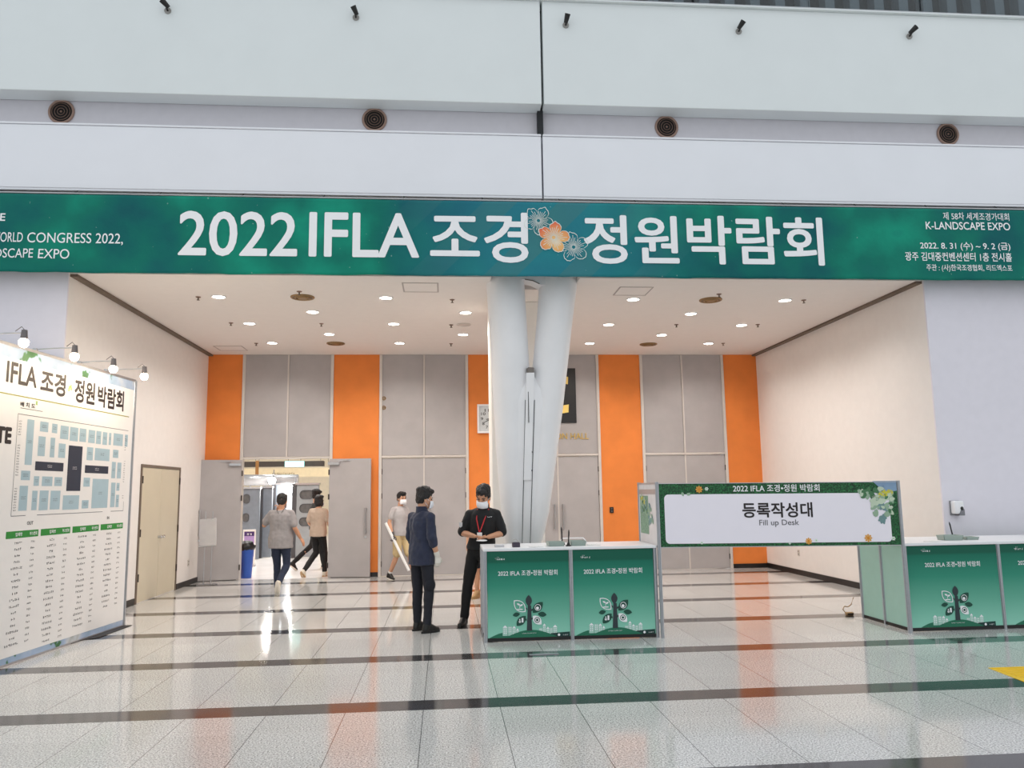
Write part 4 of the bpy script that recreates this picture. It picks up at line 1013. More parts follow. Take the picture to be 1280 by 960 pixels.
cells = [((225, 712, A_), (258, 215, B_)), ((335, 730, A_), (400, 825, A_)), ((437, 750, A_), (478, 835, A_)), ((510, 765, A_), (573, 888, A_)), ((592, 778, A_), (655, 905, A_)), ((674, 790, A_), (725, 910, A_)),
         ((750, 803, A_), (801, 920, A_)), ((817, 812, A_), (853, 928, A_)), ((872, 822, A_), (905, 935, A_)), ((926, 830, A_), (940, 935, A_)), ((965, 832, A_), (1040, 945, A_)), ((1063, 845, A_), (1082, 950, A_)),
         ((320, 858, A_), (370, 140, B_)), ((424, 870, A_), (452, 150, B_)), ((494, 28, B_), (545, 155, B_)), ((737, 60, B_), (783, 175, B_)), ((805, 68, B_), (926, 182, B_)), ((960, 82, B_), (1003, 155, B_)),
         ((170, 262, B_), (243, 345, B_)), ((280, 310, B_), (320, 393, B_)), ((350, 312, B_), (435, 395, B_)), ((457, 318, B_), (518, 395, B_)), ((707, 322, B_), (758, 400, B_)), ((785, 332, B_), (908, 580, B_)),
         ((950, 187, B_), (976, 328, B_)), ((997, 193, B_), (1024, 330, B_)), ((944, 365, B_), (970, 575, B_)), ((990, 368, B_), (1012, 435, B_)), ((158, 392, B_), (215, 605, B_)), ((266, 435, B_), (300, 600, B_)),
         ((330, 433, B_), (395, 600, B_)), ((424, 435, B_), (498, 593, B_)), ((530, 475, B_), (662, 593, B_)), ((692, 517, B_), (745, 585, B_)), ((985, 470, B_), (1005, 575, B_))]
darks = [((292, 182, B_), (530, 270, B_)), ((580, 45, B_), (676, 437, B_)), ((719, 215, B_), (916, 290, B_))]
b = newbm(); rnd = random.Random(21)
for lst, mi in ((cells, 0), (darks, 1)):
    for (p, q) in lst:
        s0, z1 = ds(p[0]/K_, p[2]+p[1]/K_); s1, z0 = ds(q[0]/K_, q[2]+q[1]/K_)
        if s1 < s0+.03: s1 = s0+.05
        poly(b, [PO(s0, z0), PO(s1, z0), PO(s1, z1), PO(s0, z1)], mi)
        sm, zm = (s0+s1)/2, (z0+z1)/2; P2 = lambda s, z: DS(s, z, .004); w = min(.09, (s1-s0)*.6)
        for k in range(2): marks(b, sm-w/2, zm-.012+.02*k, w, .012, P2, rnd, 2 if mi == 0 else 3)
for z in [1.55+.028*k for k in range(34)]:
    if (int(z*9) % 4): marks(b, -.0+.0, z, .05, .016, lambda s, z: DS(s, z, .0034), rnd, 2)
for z in [1.66+.03*k for k in range(28)]:
    if (int(z*7) % 3): marks(b, 2.25, z, .04, .016, lambda s, z: DS(s, z, .0034), rnd, 2)
mk('booth_plan', b, [cellm, drk, MAT['txtg'], MAT['txtw']], pst)
b = newbm(); hs = []
for (u0, v0, u1, v1) in ((38, 795, 315, 838), (338, 770, 590, 806), (610, 750, 835, 784), (852, 728, 1042, 765)):
    s0 = ds(u0/K_, B_+(v0+v1)/2/K_)[0]; s1 = ds(u1/K_, B_+(v0+v1)/2/K_)[0]; poly(b, [PO(s0, 1.272), PO(s1, 1.272), PO(s1, 1.345), PO(s0, 1.345)], 0); hs.append((s0, s1))
    P2 = lambda s, z: DS(s, z, .004); w = s1-s0
    text_bm(b, '업체명', boxfn(s0+w*.28, s0+w*.48, 1.29, 1.328, P2, BN), .01, 1); text_bm(b, '부스번호', boxfn(s0+w*.72, s0+w*.96, 1.29, 1.328, P2, BN), .01, 1)
mk('table_header', b, [grn, MAT['txtw']], pst)
b = newbm()
for (s0, s1), n in zip(hs, (17, 18, 17, 15)):
    w = s1-s0
    for k in range(n):
        z = 1.21-.064*k; L = rnd.uniform(.07, .2)*(1.25 if k > n-4 else 1); marks(b, s0+w*.38-L/2, z, L, .026, PO, rnd); marks(b, s0+w*.84-.035, z+.002, .07, .022, PO, rnd)
mk('exhibitor_list', b, pm('charcoal print', (60, 56, 60), .7), pst)
# arm lamps clamped to the top edge
bulbm = em('warm bulb', (255, 232, 196), 26.0)
for k, (ub, vb, ul, vl) in enumerate(((-18, 418, 31, 427), (45, 438.5, 93, 448), (100, 455.5, 142, 465), (133, 470.5, 181, 477))):
    s, z = ds(ub, vb); base = DS(s, BH+.045, -.02); tgt = base+BN*.46
    # arm length so that the bulb sits where the photo shows it
    best = min((abs(((base+BN*(L/100)-CAM).dot(_rt)/(base+BN*(L/100)-CAM).dot(_fw)*FPX+640)-ul), L) for L in range(15, 90))
    L = best[1]/100; tip = base+BN*L
    o = empty('arm_lamp', tuple(base), 'lit arm lamp on the top of the floor plan board, %s from the left' % ORD[k], 'lamp', 'arm lamps on the board')
    b = newbm(); c = base-Vector((0, 0, .01)); box(b, c.x-.02, c.x+.02, c.y-.025, c.y+.025, BH+.028, BH+.06, bev=.004); mk('clamp', b, MAT['alu'], o)
    b = newbm(); tube(b, [base, base+BN*L*.5+Vector((0, 0, .012)), tip+Vector((0, 0, .012))], .007); mk('arm', b, MAT['steel'], o, smooth=True)
    b = newbm(); cyl(b, tip+Vector((0, 0, .04)), tip-Vector((0, 0, .05)), .026, .034, seg=16); tube(b, [tip+Vector((0, 0, .04)), tip-BN*.03+Vector((0, 0, .075)), tip-BN*.09+Vector((0, 0, .03))], .004); mk('socket', b, pm('lamp socket', (112, 106, 106), .4, metal=.4), o, smooth=True)
    b = newbm(); ell(b, tip-Vector((0, 0, .085)), (.046, .046, .05)); mk('bulb', b, bulbm, o, smooth='all')
    ld = bpy.data.lights.new('arm lamp', 'POINT'); ld.energy = 8; ld.color = (1, .80, .58); ld.shadow_soft_size = .05
    lo = bpy.data.objects.new('arm_lamp_light', ld); COL.objects.link(lo); lo.location = tip-Vector((0, 0, .15)); lo.parent = o; lo.matrix_parent_inverse = o.matrix_basis.inverted()

# ------------------------------------------------------------------ exhibition hall seen through the open doors
b = newbm(); box(b, -16, -15.8, YB+.2, 34, 0, 7); struct(mk('wall_hall_left', b, MAT['wall']))
b = newbm(); box(b, 5.8, 6, YB+.2, 34, 0, 7); struct(mk('wall_hall_right', b, MAT['wall']))
b = newbm(); box(b, -16, 6, 34, 34.2, 0, 7); struct(mk('wall_hall_far', b, pm('cream hall wall', (226, 214, 190), .7)))
b = newbm(); box(b, -16, 6, YB+.2, 34.2, 7, 7.2); struct(mk('ceiling_hall', b, pm('dark hall ceiling', (70, 66, 62), .8)))
b = newbm(); box(b, -16, XL-.3, YB+.02, YB+.2, 0, 7); box(b, XL-.3, 6, YB+.06, YB+.2, ZC+.25, 7); struct(mk('wall_hall_near', b, MAT['wall']))
for k, (x, y) in enumerate(((-4.4, 19.2), (-5.8, 27.8), (-2.0, 24), (-9, 21))):
    o = empty('hall_light', (x, y, 6.9), 'bright ceiling light in the hall beyond the doors, number %s from the doors' % ORD[k], 'ceiling light', 'hall ceiling lights')
    b = newbm(); box(b, x-.62, x+.62, y-.62, y+.62, 6.93, 6.998, bev=.01); mk('housing', b, MAT['white'], o)
    ld = bpy.data.lights.new('hall light', 'AREA'); ld.shape = 'SQUARE'; ld.size = 1.2; ld.energy = HALL_W; ld.color = (1, .97, .92)
    lo = bpy.data.objects.new('hall_light_area', ld); COL.objects.link(lo); lo.location = (x, y, 6.92); lo.parent = o; lo.matrix_parent_inverse = o.matrix_basis.inverted()
boothm = pm('blue grey booth board', (122, 130, 140), .4, var=.08); gapm = pm('dark booth edge', (74, 74, 78), .5)
def bpx(u, v, y): return at_y(u, v, y)
def booth_wall(label, u0, u1, vt, y, slots=(), th=.12, m=boothm):
    x0 = bpx(u0, 640, y).x; x1 = bpx(u1, 640, y).x; zt = bpx((u0+u1)/2, vt, y).z
    o = empty('exhibition_booth', ((x0+x1)/2, y, 0), label, 'booth', 'grey booths in the hall')
    b = newbm(); box(b, x0, x1, y, y+th, .02, zt, bev=.01); pn = mk('board', b, m, o)
    b = newbm(); box(b, x0-.11, x0, y-.01, y+th+.01, .0, zt+.02); mk('gap_strip', b, gapm, o)  # dark strip painting the shaded gap beside the panel
    b = newbm(); box(b, x0-.03, x1+.02, y-.02, y+th+.02, zt, zt+.05); mk('head_rail', b, MAT['alu'], o)
    for (ua, ub, va, vb) in slots:
        xa, xb = bpx(ua, 640, y).x, bpx(ub, 640, y).x; zb_, za_ = bpx((ua+ub)/2, vb, y).z, bpx((ua+ub)/2, va, y).z
        r = min(xb-xa, za_-zb_)*.48
        b = newbm(); poly(b, rrect(xa, xb, zb_, za_, r, lambda x, z: Vector((x, y-.004, z)))); mk('shade_patch', b, pm('painted opening shade', (92, 92, 92), .6, var=.2, scale=12), pn)  # flat patch, the hole's shade put into its colour
        b = newbm(); P_ = rrect(xa, xb, zb_, za_, r, lambda x, z: Vector((x, y-.01, z))); tube(b, P_+[P_[0]], .012, seg=6); mk('opening_rim', b, gapm, pn)
    return o
booth_wall('pale booth panel at the left of the doorway behind the purple poster', 303, 324, 611, 21.5, ((304, 311.5, 618, 629), (304, 311, 642, 652)))
booth_wall('pale booth panel between two dark gaps left of the grey-shirted man', 328, 339.5, 610, 22.0)
booth_wall('grey booth panel just behind the grey-shirted man', 344, 357, 606, 22.6)
booth_wall('bright white booth panel under the floodlight in the hall', 357, 370, 606, 22.9, m=pm('white booth board', (206, 210, 216), .4, var=.02))
booth_wall('grey booth panel with rounded openings behind the woman in beige', 370, 398, 606, 21.8, ((374.5, 392, 613, 623.5), (374.5, 393, 630, 640.5), (374.5, 392, 647, 657)), m=pm('light grey booth board', (156, 162, 166), .4, var=.05))
o = empty('booth_duct', (-4.8, 23.4, 2.0), 'silver foil canopy along the booth tops seen through the doorway', 'canopy')
b = newbm(); a0 = bpx(303, 600, 23.4); a1 = bpx(372, 600, 23.4); cyl(b, (a0.x-.3, 23.5, a0.z), (a1.x, 23.5, a1.z), .16, seg=20); mk('foil', b, pm('silver foil', (210, 212, 216), .25, metal=.6, bump=.8, bscale=9), o, smooth='all')
b = newbm()
for k in range(4): x = a0.x+.2+k*.42; cyl(b, (x, 23.5, 0), (x, 23.5, a0.z-.15), .02, seg=8)
mk('support', b, MAT['alu'], o)
def banner_strip(name, label, cat, u0, u1, v0, v1, y, m, txt=None, th=.03):
    p = bpx(u0, v1, y); q = bpx(u1, v0, y); o = empty(name, ((p.x+q.x)/2, y, p.z), label, cat)
    b = newbm(); box(b, p.x, q.x, y, y+th, p.z, q.z); pn = mk('face', b, m, o)
    if txt: b = newbm(); r_ = random.Random(9); marks(b, p.x+(q.x-p.x)*txt[0], p.z+(q.z-p.z)*txt[1], (q.x-p.x)*txt[2], (q.z-p.z)*txt[3], lambda x, z: Vector((x, y-.004, z)), r_); mk('faint_lettering', b, pm('tan print', (150, 126, 92), .6), pn)
    b = newbm()
    for x in (p.x+.1, q.x-.1): cyl(b, (x, y+th/2, q.z), (x, y+th/2, 7.0), .006, seg=6)
    mk('hanger', b, gapm, o)
banner_strip('fascia_strip', 'cream lettered fascia strip above the booths in the hall', 'sign', 300, 414, 584.5, 597, 26, pm('cream fascia', (226, 208, 172), .5), (.35, .3, .25, .22))
banner_strip('dark_duct', 'dark duct at the top of the doorway beyond the cream strip', 'duct', 296, 404, 576, 583.8, 25, pm('dark duct', (62, 54, 48), .6), None, .3)
banner_strip('exit_sign', 'glowing teal sign at the top of the doorway', 'sign', 356, 380, 576.5, 583.5, 24.6, em('teal sign light', (150, 226, 222), 1.6))
banner_strip('timber_post', 'ochre timber strip at the top left of the doorway', 'post', 319, 323.5, 576, 594, 24.5, pm('ochre timber', (150, 104, 50), .6))
def flood(label, u, v, y, W):
    p = bpx(u, v, y); o = empty('floodlight', (p.x, y, p.z-.1), label, 'lamp', 'hall floodlights')
    b = newbm(); cyl(b, (p.x, y+.1, p.z), (p.x, y, p.z), .06, .11, seg=20); mk('reflector', b, MAT['alu'], o, smooth=True)
    b = newbm(); ell(b, (p.x, y-.01, p.z), (.10, .03, .10)); mk('lens', b, em('floodlight lens', (255, 250, 240), 40.0), o, smooth='all')
    b = newbm(); tube(b, [(p.x, y+.08, p.z-.02), (p.x+.02, y+.12, p.z+.2), (p.x+.02, y+.14, p.z+.32)], .012); mk('bracket', b, gapm, o)
    b = newbm(); cyl(b, (p.x, y+.12, 0), (p.x, y+.12, p.z), .02, seg=10); cyl(b, (p.x, y+.12, 0), (p.x, y+.12, .03), .11, seg=20); mk('stand_pole', b, gapm, o)
    ld = bpy.data.lights.new('flood', 'POINT'); ld.energy = W; ld.color = (1, .96, .9); ld.shadow_soft_size = .1
    lo = bpy.data.objects.new('floodlight_light', ld); COL.objects.link(lo); lo.location = (p.x, y-.15, p.z); lo.parent = o; lo.matrix_parent_inverse = o.matrix_basis.inverted()
flood('bright floodlight above the white booth panel in the hall', 367, 611, 22.60, 60)
flood('smaller floodlight on the booth tops left of the bright one', 340, 601, 23.05, 16)
# bin, purple poster stand, timber on the floor
p = at_z(310, 723.5); o = empty('waste_bin', (p.x, p.y+.18, 0), 'blue waste bin with a black bag just inside the open doors', 'bin')
c = Vector((p.x-.09, p.y+.18, 0)); b = newbm(); loft(b, [((c.x, c.y, .0), .11, .11, 0), ((c.x, c.y, .02), .115, .115, 0), ((c.x, c.y, .55), .145, .145, 0), ((c.x, c.y, .58), .152, .152, 0)], 28); mk('tub', b, pm('blue plastic', (40, 82, 170), .4), o, smooth=True)
b = newbm(); ell(b, (c.x, c.y, .62), (.165, .165, .13), u=28, v=16)
for v in b.verts: v.co += Vector((1, 1, .6))*0.03*noise.noise(v.co*14)
mk('bag', b, pm('black bag', (18, 18, 22), .35, bump=.5, bscale=20), o, smooth='all')
p = at_z(314, 708); y = p.y; o = empty('poster_stand', (p.x, y, 0), 'white poster stand with purple header behind the blue bin', 'stand')
xa, xb = bpx(304, 660, y).x, bpx(319.8, 660, y).x; zt = bpx(312, 662, y).z
b = newbm(); box(b, xa, xb, y, y+.03, .03, zt, bev=.004); pn = mk('board', b, MAT['paper'], o)
b = newbm(); z = lambda v: bpx(312, v, y).z; poly(b, [(xa+.03, y-.003, z(696)), (xb-.03, y-.003, z(696)), (xb-.03, y-.003, z(670)), (xa+.03, y-.003, z(670))], 0); poly(b, [(xa+.03, y-.004, z(670)), (xb-.03, y-.004, z(670)), (xb-.03, y-.004, z(664.5)), (xa+.03, y-.004, z(664.5))], 1); mk('print', b, [pm('lilac print', (176, 150, 206), .6), pm('purple print', (72, 46, 110), .6)], pn)
b = newbm(); marks(b, xa+.08, z(669), xb-xa-.16, z(666)-z(669), lambda x, zz: Vector((x, y-.006, zz)), random.Random(2)); mk('header_lettering', b, MAT['txtw'], pn)
for x in (xa+.03, xb-.03): b = newbm(); box(b, x-.02, x+.02, y-.12, y+.14, 0, .03); mk('foot', b, MAT['alu'], o)
for k, (u0, u1, v) in enumerate(((321, 342, 689), (340, 350, 684), (376, 392, 672))):
    a = at_z(u0, v+1); c = at_z(u1, v-3 if k < 2 else v); b = newbm(); d = (c-a); n = Vector((-d.y, d.x, 0)).normalized()*.09
    prism(b, [a-n+Vector((0, 0, .002)), c-n+Vector((0, 0, .002)), c+n+Vector((0, 0, .002)), a+n+Vector((0, 0, .002))], (0, 0, .13))
    tag(mk('timber_plank', b, pm('raw timber', (128, 100, 76), .7, var=.15)), 'timber plank lying on the hall floor, %s from the left' % ORD[k], 'plank', 'planks on the hall floor')

# ------------------------------------------------------------------ people
skin_m = pm('skin', (206, 156, 126), .5, var=.05, scale=12); skin2 = pm('tanned skin', (202, 148, 116), .5, var=.05, scale=12)
hair_m = pm('black hair', (22, 18, 18), .45, var=.2, scale=40, bump=.6, bscale=160)
mask_m = pm('white face mask', (240, 240, 244), .8, var=.01)
def hand(bm, wrist, d, n, side, curl=.35, extra=0.0, spread=1.0):
    """palm, four unequal fingers bending toward palm normal n, thumb from the palm's side"""
    d = Vector(d).normalized(); n = Vector(n); n = (n-d*n.dot(d)).normalized(); w = d.cross(n)*side
    e = extra
    for k, off in enumerate((.028, .010, -.009, -.026)):
        kn = wrist+d*(.088-.004*abs(k-1))+w*off*spread
        limb(bm, wrist+d*.012+w*off*.5, .0155+e, kn, .0125+e, 10)
        L = (.068, .076, .070, .055)[k]; p = kn; dd = d.copy()
        for q, fr in enumerate((.45, .31, .24)):
            ang = curl*(1.0, 1.25, .9)[q]; dd = (dd*cos(ang)+n*sin(ang)); n2 = n; dd.normalize()
            nx = p+dd*L*fr*1.05; limb(bm, p, .0098-.0009*q+e, nx, .0090-.0009*q+e, 8); p = nx
            n = (n2-dd*n2.dot(dd)).normalized()
        n = Vector(n2) if False else (n-d*n.dot(d)).normalized()
    tb = wrist+d*.028+w*.022; td = (w*.75+d*.72+n*.25).normalized(); m1 = tb+td*.042; limb(bm, tb, .015+e, m1, .0115+e, 9)
    td = (td+n*curl*.8+d*.45).normalized(); limb(bm, m1, .0112+e, m1+td*.034, .0088+e, 9)
def foot_parts(bu, bs, ank, f, up):
    """shoe upper into bu, sole into bs; ankle joint sits 8.5 cm above the sole"""
    f = Vector(f).normalized(); up = (Vector(up)-f*Vector(up).dot(f)).normalized(); s = f.cross(up)
    M = Matrix(((s.x, f.x, up.x, ank.x), (s.y, f.y, up.y, ank.y), (s.z, f.z, up.z, ank.z), (0, 0, 0, 1)))
    P = lambda x, y, z: M @ Vector((x, y, z))
    limb(bu, P(0, 0, .01), .048, P(0, -.02, -.045), .042, 12); limb(bu, P(0, -.02, -.045), .040, P(.002, .10, -.052), .038, 12); limb(bu, P(.002, .10, -.052), .040, P(0, .15, -.056), .032, 12); limb(bu, P(0, .02, .0), .042, P(0, .10, -.04), .036, 12)
    n = 22; A = []; B = []
    for i in range(n):
        a = 2*pi*i/n; yy = .055+.135*sin(a); xx = (.042+.010*sin(a))*cos(a)
        A.append(bs.verts.new(P(xx, yy, -.085))); B.append(bs.verts.new(P(xx*1.03, yy*1.01, -.060)))
    for i in range(n): bs.faces.new((A[i], A[(i+1) % n], B[(i+1) % n], B[i]))
    bs.faces.new(A[::-1]); bs.faces.new(B)
def person(label, loc, face, H, J, cl, vox=.006, head=(0, 0, 0), mask=True, group=None, build=1.0):
    """J overrides joints in a frame facing -Y (own left = +X); cl lists the clothes"""
    s = H/1.72; th = math.atan2(face[0], -face[1])
    o = empty('person', loc, label, 'person', group, th)
    D = dict(pelvis=(0, 0, .93), waist=(0, 0, 1.07), chest=(0, 0, 1.27), neck=(0, .012, 1.455), head=(0, -.012, 1.605),
             hipL=(.088, 0, .91), hipR=(-.088, 0, .91), kneeL=(.10, -.025, .49), kneeR=(-.10, -.025, .49), ankL=(.105, .02, .085), ankR=(-.105, .02, .085),
             shL=(.176, .012, 1.372), shR=(-.176, .012, 1.372), elL=(.235, .03, 1.12), elR=(-.235, .03, 1.12), wrL=(.245, -.045, .885), wrR=(-.245, -.045, .885),
             hdL=(.0, -.15, -1), hdR=(0, -.15, -1), hnL=(-1, -.2, 0), hnR=(1, -.2, 0), ftL=(.18, -1, 0), ftR=(-.18, -1, 0), upL=(0, 0, 1), upR=(0, 0, 1), curl=.35, curlL=None, curlR=None)
    D.update(J)
    V = {k: (Vector(v)*s if k[:2] in ('pe', 'wa', 'ch', 'ne', 'he', 'hi', 'kn', 'an', 'sh', 'el', 'wr') else Vector(v) if isinstance(v, tuple) else v) for k, v in D.items()}
    B_ = build
    def torso(bm, e, z_lo=None, flare=0.0, top=True):
        pe, wa, ch, ne = V['pelvis'], V['waist'], V['chest'], V['neck']
        R = []
        lo = pe-Vector((0, 0, .09)) if z_lo is None else Vector((pe.x, pe.y, z_lo*s))
        R.append((lo, (.150*B_+e+flare)*s, (.108*B_+e+flare)*s, 0))
        R += [(pe+Vector((0, 0, .03)), (.156*B_+e+flare*.7)*s, (.112*B_+e+flare*.7)*s, 0), (wa, (.146*B_+e+flare*.3)*s, (.105*B_+e+flare*.3)*s, 0), ((wa+ch)/2, (.155*B_+e)*s, (.110*B_+e)*s, 0), (ch, (.170*B_+e)*s, (.116*B_+e)*s, 0),
              (ch.lerp(ne, .45), (.165*B_+e)*s, (.104*B_+e*.8)*s, 0), (ch.lerp(ne, .72), (.128*B_+e*.6)*s, (.082+e*.6)*s, 0), (ch.lerp(ne, .93), (.076+e*.5)*s, (.066+e*.5)*s, 0)]
        if z_lo is not None and z_lo*s > pe.z+.03: R = [R[0]]+[r for r in R[2:] if r[0].z > z_lo*s+.02]
        loft(bm, R)
    Mh = Matrix.Translation(V['head']) @ Matrix.Rotation(radians(head[0]), 4, 'Z') @ Matrix.Rotation(radians(head[1]), 4, 'X') @ Matrix.Rotation(radians(head[2]), 4, 'Y') @ Matrix.Scale(s*1.02, 4)
    # ---- body, one skin
    b = newbm(); torso(b, 0)
    limb(b, V['neck']-Vector((0, 0, .03)), .056*s, Mh @ Vector((0, .02, -.06)), .052*s)
    ell(b, (0, .012, .035), (.076, .094, .083), Mh, u=24, v=16); ell(b, (0, -.022, -.035), (.062, .068, .082), Mh, u=24, v=16); ell(b, (0, -.055, -.088), (.034, .032, .028), Mh)
    ell(b, (0, -.074, .014), (.05, .018, .012), Mh); ell(b, (.03, -.066, -.025), (.024, .02, .02), Mh); ell(b, (-.03, -.066, -.025), (.024, .02, .02), Mh)
    limb(b, Mh @ Vector((0, -.086, .004)), .0085*s, Mh @ Vector((0, -.102, -.03)), .0135*s, 10); ell(b, (0, -.086, -.06), (.024, .012, .011), Mh)
    for x in (-1, 1): ell(b, (x*.078, .008, -.018), (.011, .02, .031), Mh)
    for S_ in 'LR':
        sh, el, wr = V['sh'+S_], V['el'+S_], V['wr'+S_]
        limb(b, sh, .050*s, sh.lerp(el, .5), .045*s); limb(b, sh.lerp(el, .5), .044*s, el, .037*s); limb(b, el, .037*s, el.lerp(wr, .35), .039*s); limb(b, el.lerp(wr, .35), .039*s, wr, .026*s)
        cu = V['curl'+S_] if V['curl'+S_] is not None else V['curl']
        hand(b, wr, V['hd'+S_], V['hn'+S_], 1 if S_ == 'R' else -1, cu, .0006 if vox > .006 else 0)
        hp, kn, an = V['hip'+S_], V['knee'+S_], V['ank'+S_]
        limb(b, hp, .078*s, hp.lerp(kn, .5), .068*s); limb(b, hp.lerp(kn, .5), .068*s, kn, .05*s); limb(b, kn, .05*s, kn.lerp(an, .35), .052*s); limb(b, kn.lerp(an, .35), .052*s, an, .034*s)
        f = V['ft'+S_]; limb(b, an, .034*s, an+f.normalized()*.06*s+Vector(V['up'+S_])*-.045*s, .03*s)
    body = fused('body', b, cl['skin'], vox, o, smooth=1)
    # ---- hair
    b = newbm(); 
    ell(b, (0, .018, .055), (.086, .098, .080), Mh, u=20, v=14); ell(b, (0, .045, -.0), (.078, .066, .085), Mh); ell(b, (0, -.045, .098), (.07, .052, .034), Mh)
    for x in (-1, 1): ell(b, (x*.072, .012, .025), (.016, .046, .05), Mh)
    if cl.get('hair') == 'long':
        ell(b, (0, .05, -.05), (.082, .06, .085), Mh)
        for x in (-1, 1): ell(b, (x*.075, .01, -.04), (.022, .05, .08), Mh)
    if cl.get('hair') == 'full': ell(b, (0, .02, .095), (.088, .10, .058), Mh); ell(b, (0, -.06, .092), (.066, .045, .036), Mh)
    fused('hair', b, hair_m, .007 if vox <= .006 else .009, o, wr=.010, wscale=26, smooth=1)
    for x in (-1, 1):
        b = newbm(); ell(b, (x*.032, -.080, .0), (.0135, .008, .0075), Mh); mk('eye', b, pm('dark eye', (30, 24, 22), .3), o, smooth='all', local=True)
        b = newbm(); tube(b, [Mh @ Vector((x*.014, -.094, .020)), Mh @ Vector((x*.032, -.092, .026)), Mh @ Vector((x*.052, -.078, .020))], .0045*s); mk('eyebrow', b, hair_m, o, smooth='all', local=True)
    if mask:
        b = newbm(); rows = []
        for j in range(9):
            q = j/8; z = -.116+.094*q
            row = []
            for i in range(15):
                a = radians(-70+140*i/14); bulge = .020*sin(pi*min(1, max(0, q)))*cos(a)+.006
                rr = .064+.010*sin(pi*q*.8+.5)
                row.append(b.verts.new(Mh @ Vector(((rr+.004)*sin(a), -.028-(.066+bulge+.012*q)*cos(a), z+.006*cos(a)))))
            rows.append(row)
        for j in range(8):
            for i in range(14): b.faces.new((rows[j][i], rows[j][i+1], rows[j+1][i+1], rows[j+1][i]))
        mo = mk('face_mask', b, mask_m, o, smooth='all', local=True); sm = mo.modifiers.new('thick', 'SOLIDIFY'); sm.thickness = .004; sm.offset = 0
        for x in (-1, 1):
            b = newbm(); tube(b, [Mh @ Vector((x*.068, -.040, -.02)), Mh @ Vector((x*.080, -.01, -.004)), Mh @ Vector((x*.084, .018, -.012)), Mh @ Vector((x*.08, .012, -.05)), Mh @ Vector((x*.062, -.04, -.09))], .0022); mk('ear_loop', b, mask_m, mo, local=True)
    # ---- clothes
    t = cl['top']; e = t.get('e', .016)
    b = newbm(); torso(b, e, t.get('hem', .84), t.get('flare', .01))
    for S_ in 'LR':
        sh, el, wr = V['sh'+S_], V['el'+S_], V['wr'+S_]; fr = t.get('sleeve', .62)
        limb(b, V['chest'].lerp(V['neck'], .62)+Vector((sh.x*.35, 0, 0)), .060*s, sh, .050*s+e*.3)
        if fr <= 1:
            end = sh.lerp(el, fr); limb(b, sh, .050*s+e*.4, end, .052*s+e*.6)
        else:
            limb(b, sh, .050*s+e*.4, el, .046*s+e*.5); end = el.lerp(wr, fr-1); limb(b, el, .048*s+e*.5, end, .043*s+e*.4)
    fused('shirt', b, t['m'], .008 if vox <= .006 else .011, o, wr=t.get('wr', .007), wscale=9, smooth=3)
    p = cl['legs']; b = newbm(); pe = V['pelvis']
    loft(b, [(pe+Vector((0, 0, -.13*s)), .10*s, .085*s, 0), (pe-Vector((0, 0, .08*s)), .158*B_*s, .118*B_*s, 0), (pe+Vector((0, 0, .02*s)), (.162*B_)*s, (.120*B_)*s, 0), (V['waist']-Vector((0, 0, .03)), (.152*B_)*s, (.114*B_)*s, 0)])
    for S_ in 'LR':
        hp, kn, an = V['hip'+S_], V['knee'+S_], V['ank'+S_]; w = p.get('w', 1.0)
        if p.get('short'):
            end = hp.lerp(kn, p['short']); limb(b, hp, .092*s, end, .088*s*w)
        else:
            limb(b, hp, .090*s, hp.lerp(kn, .5), .080*s*w); limb(b, hp.lerp(kn, .5), .080*s*w, kn, .064*s*w); end = kn.lerp(an, p.get('len', .93)); limb(b, kn, .064*s*w, end, .052*s*w)
    fused('trousers' if not p.get('short') else 'shorts', b, p['m'], .009 if vox <= .006 else .011, o, wr=.008, wscale=8, smooth=3)
    for S_ in 'LR':
        bu, bs = newbm(), newbm(); foot_parts(bu, bs, V['ank'+S_], V['ft'+S_], V['up'+S_])
        sh_ = fused('shoe', bu, cl['shoe'], .008, o, smooth=2); mk('sole', bs, cl.get('sole', cl['shoe']), sh_, smooth=True, local=True)
        if cl.get('sock'):
            b = newbm(); an = V['ank'+S_]; kn = V['knee'+S_]; cyl(b, an-Vector((0, 0, .01)), an.lerp(kn, .16), .040*s, .042*s, 16); mk('sock', b, cl['sock'], o, smooth=True, local=True)
    if cl.get('glove'):
        for S_ in cl['glove'][0]:
            b = newbm(); cu = V['curl'+S_] if V['curl'+S_] is not None else V['curl']; hand(b, V['wr'+S_], V['hd'+S_], V['hn'+S_], 1 if S_ == 'R' else -1, cu, .0035); limb(b, V['wr'+S_].lerp(V['el'+S_], .16), .036, V['wr'+S_], .032); fused('glove', b, cl['glove'][1], .005 if vox <= .006 else .007, o, smooth=1)
    o['H'] = s
    del o['H']
    return o, V, Mh
def collar(o, V, m, r=.072, h=.05):
    b = newbm(); c = V['neck']+Vector((0, 0, .0)); loft(b, [(c+Vector((0, 0, -.03)), r*1.15, r*1.05, 0), (c+Vector((0, .004, h*.6)), r*.98, r*.95, 0), (c+Vector((0, .01, h)), r*.92, r*.9, 0)], 24); mk('collar', b, m, o, smooth=True, local=True)

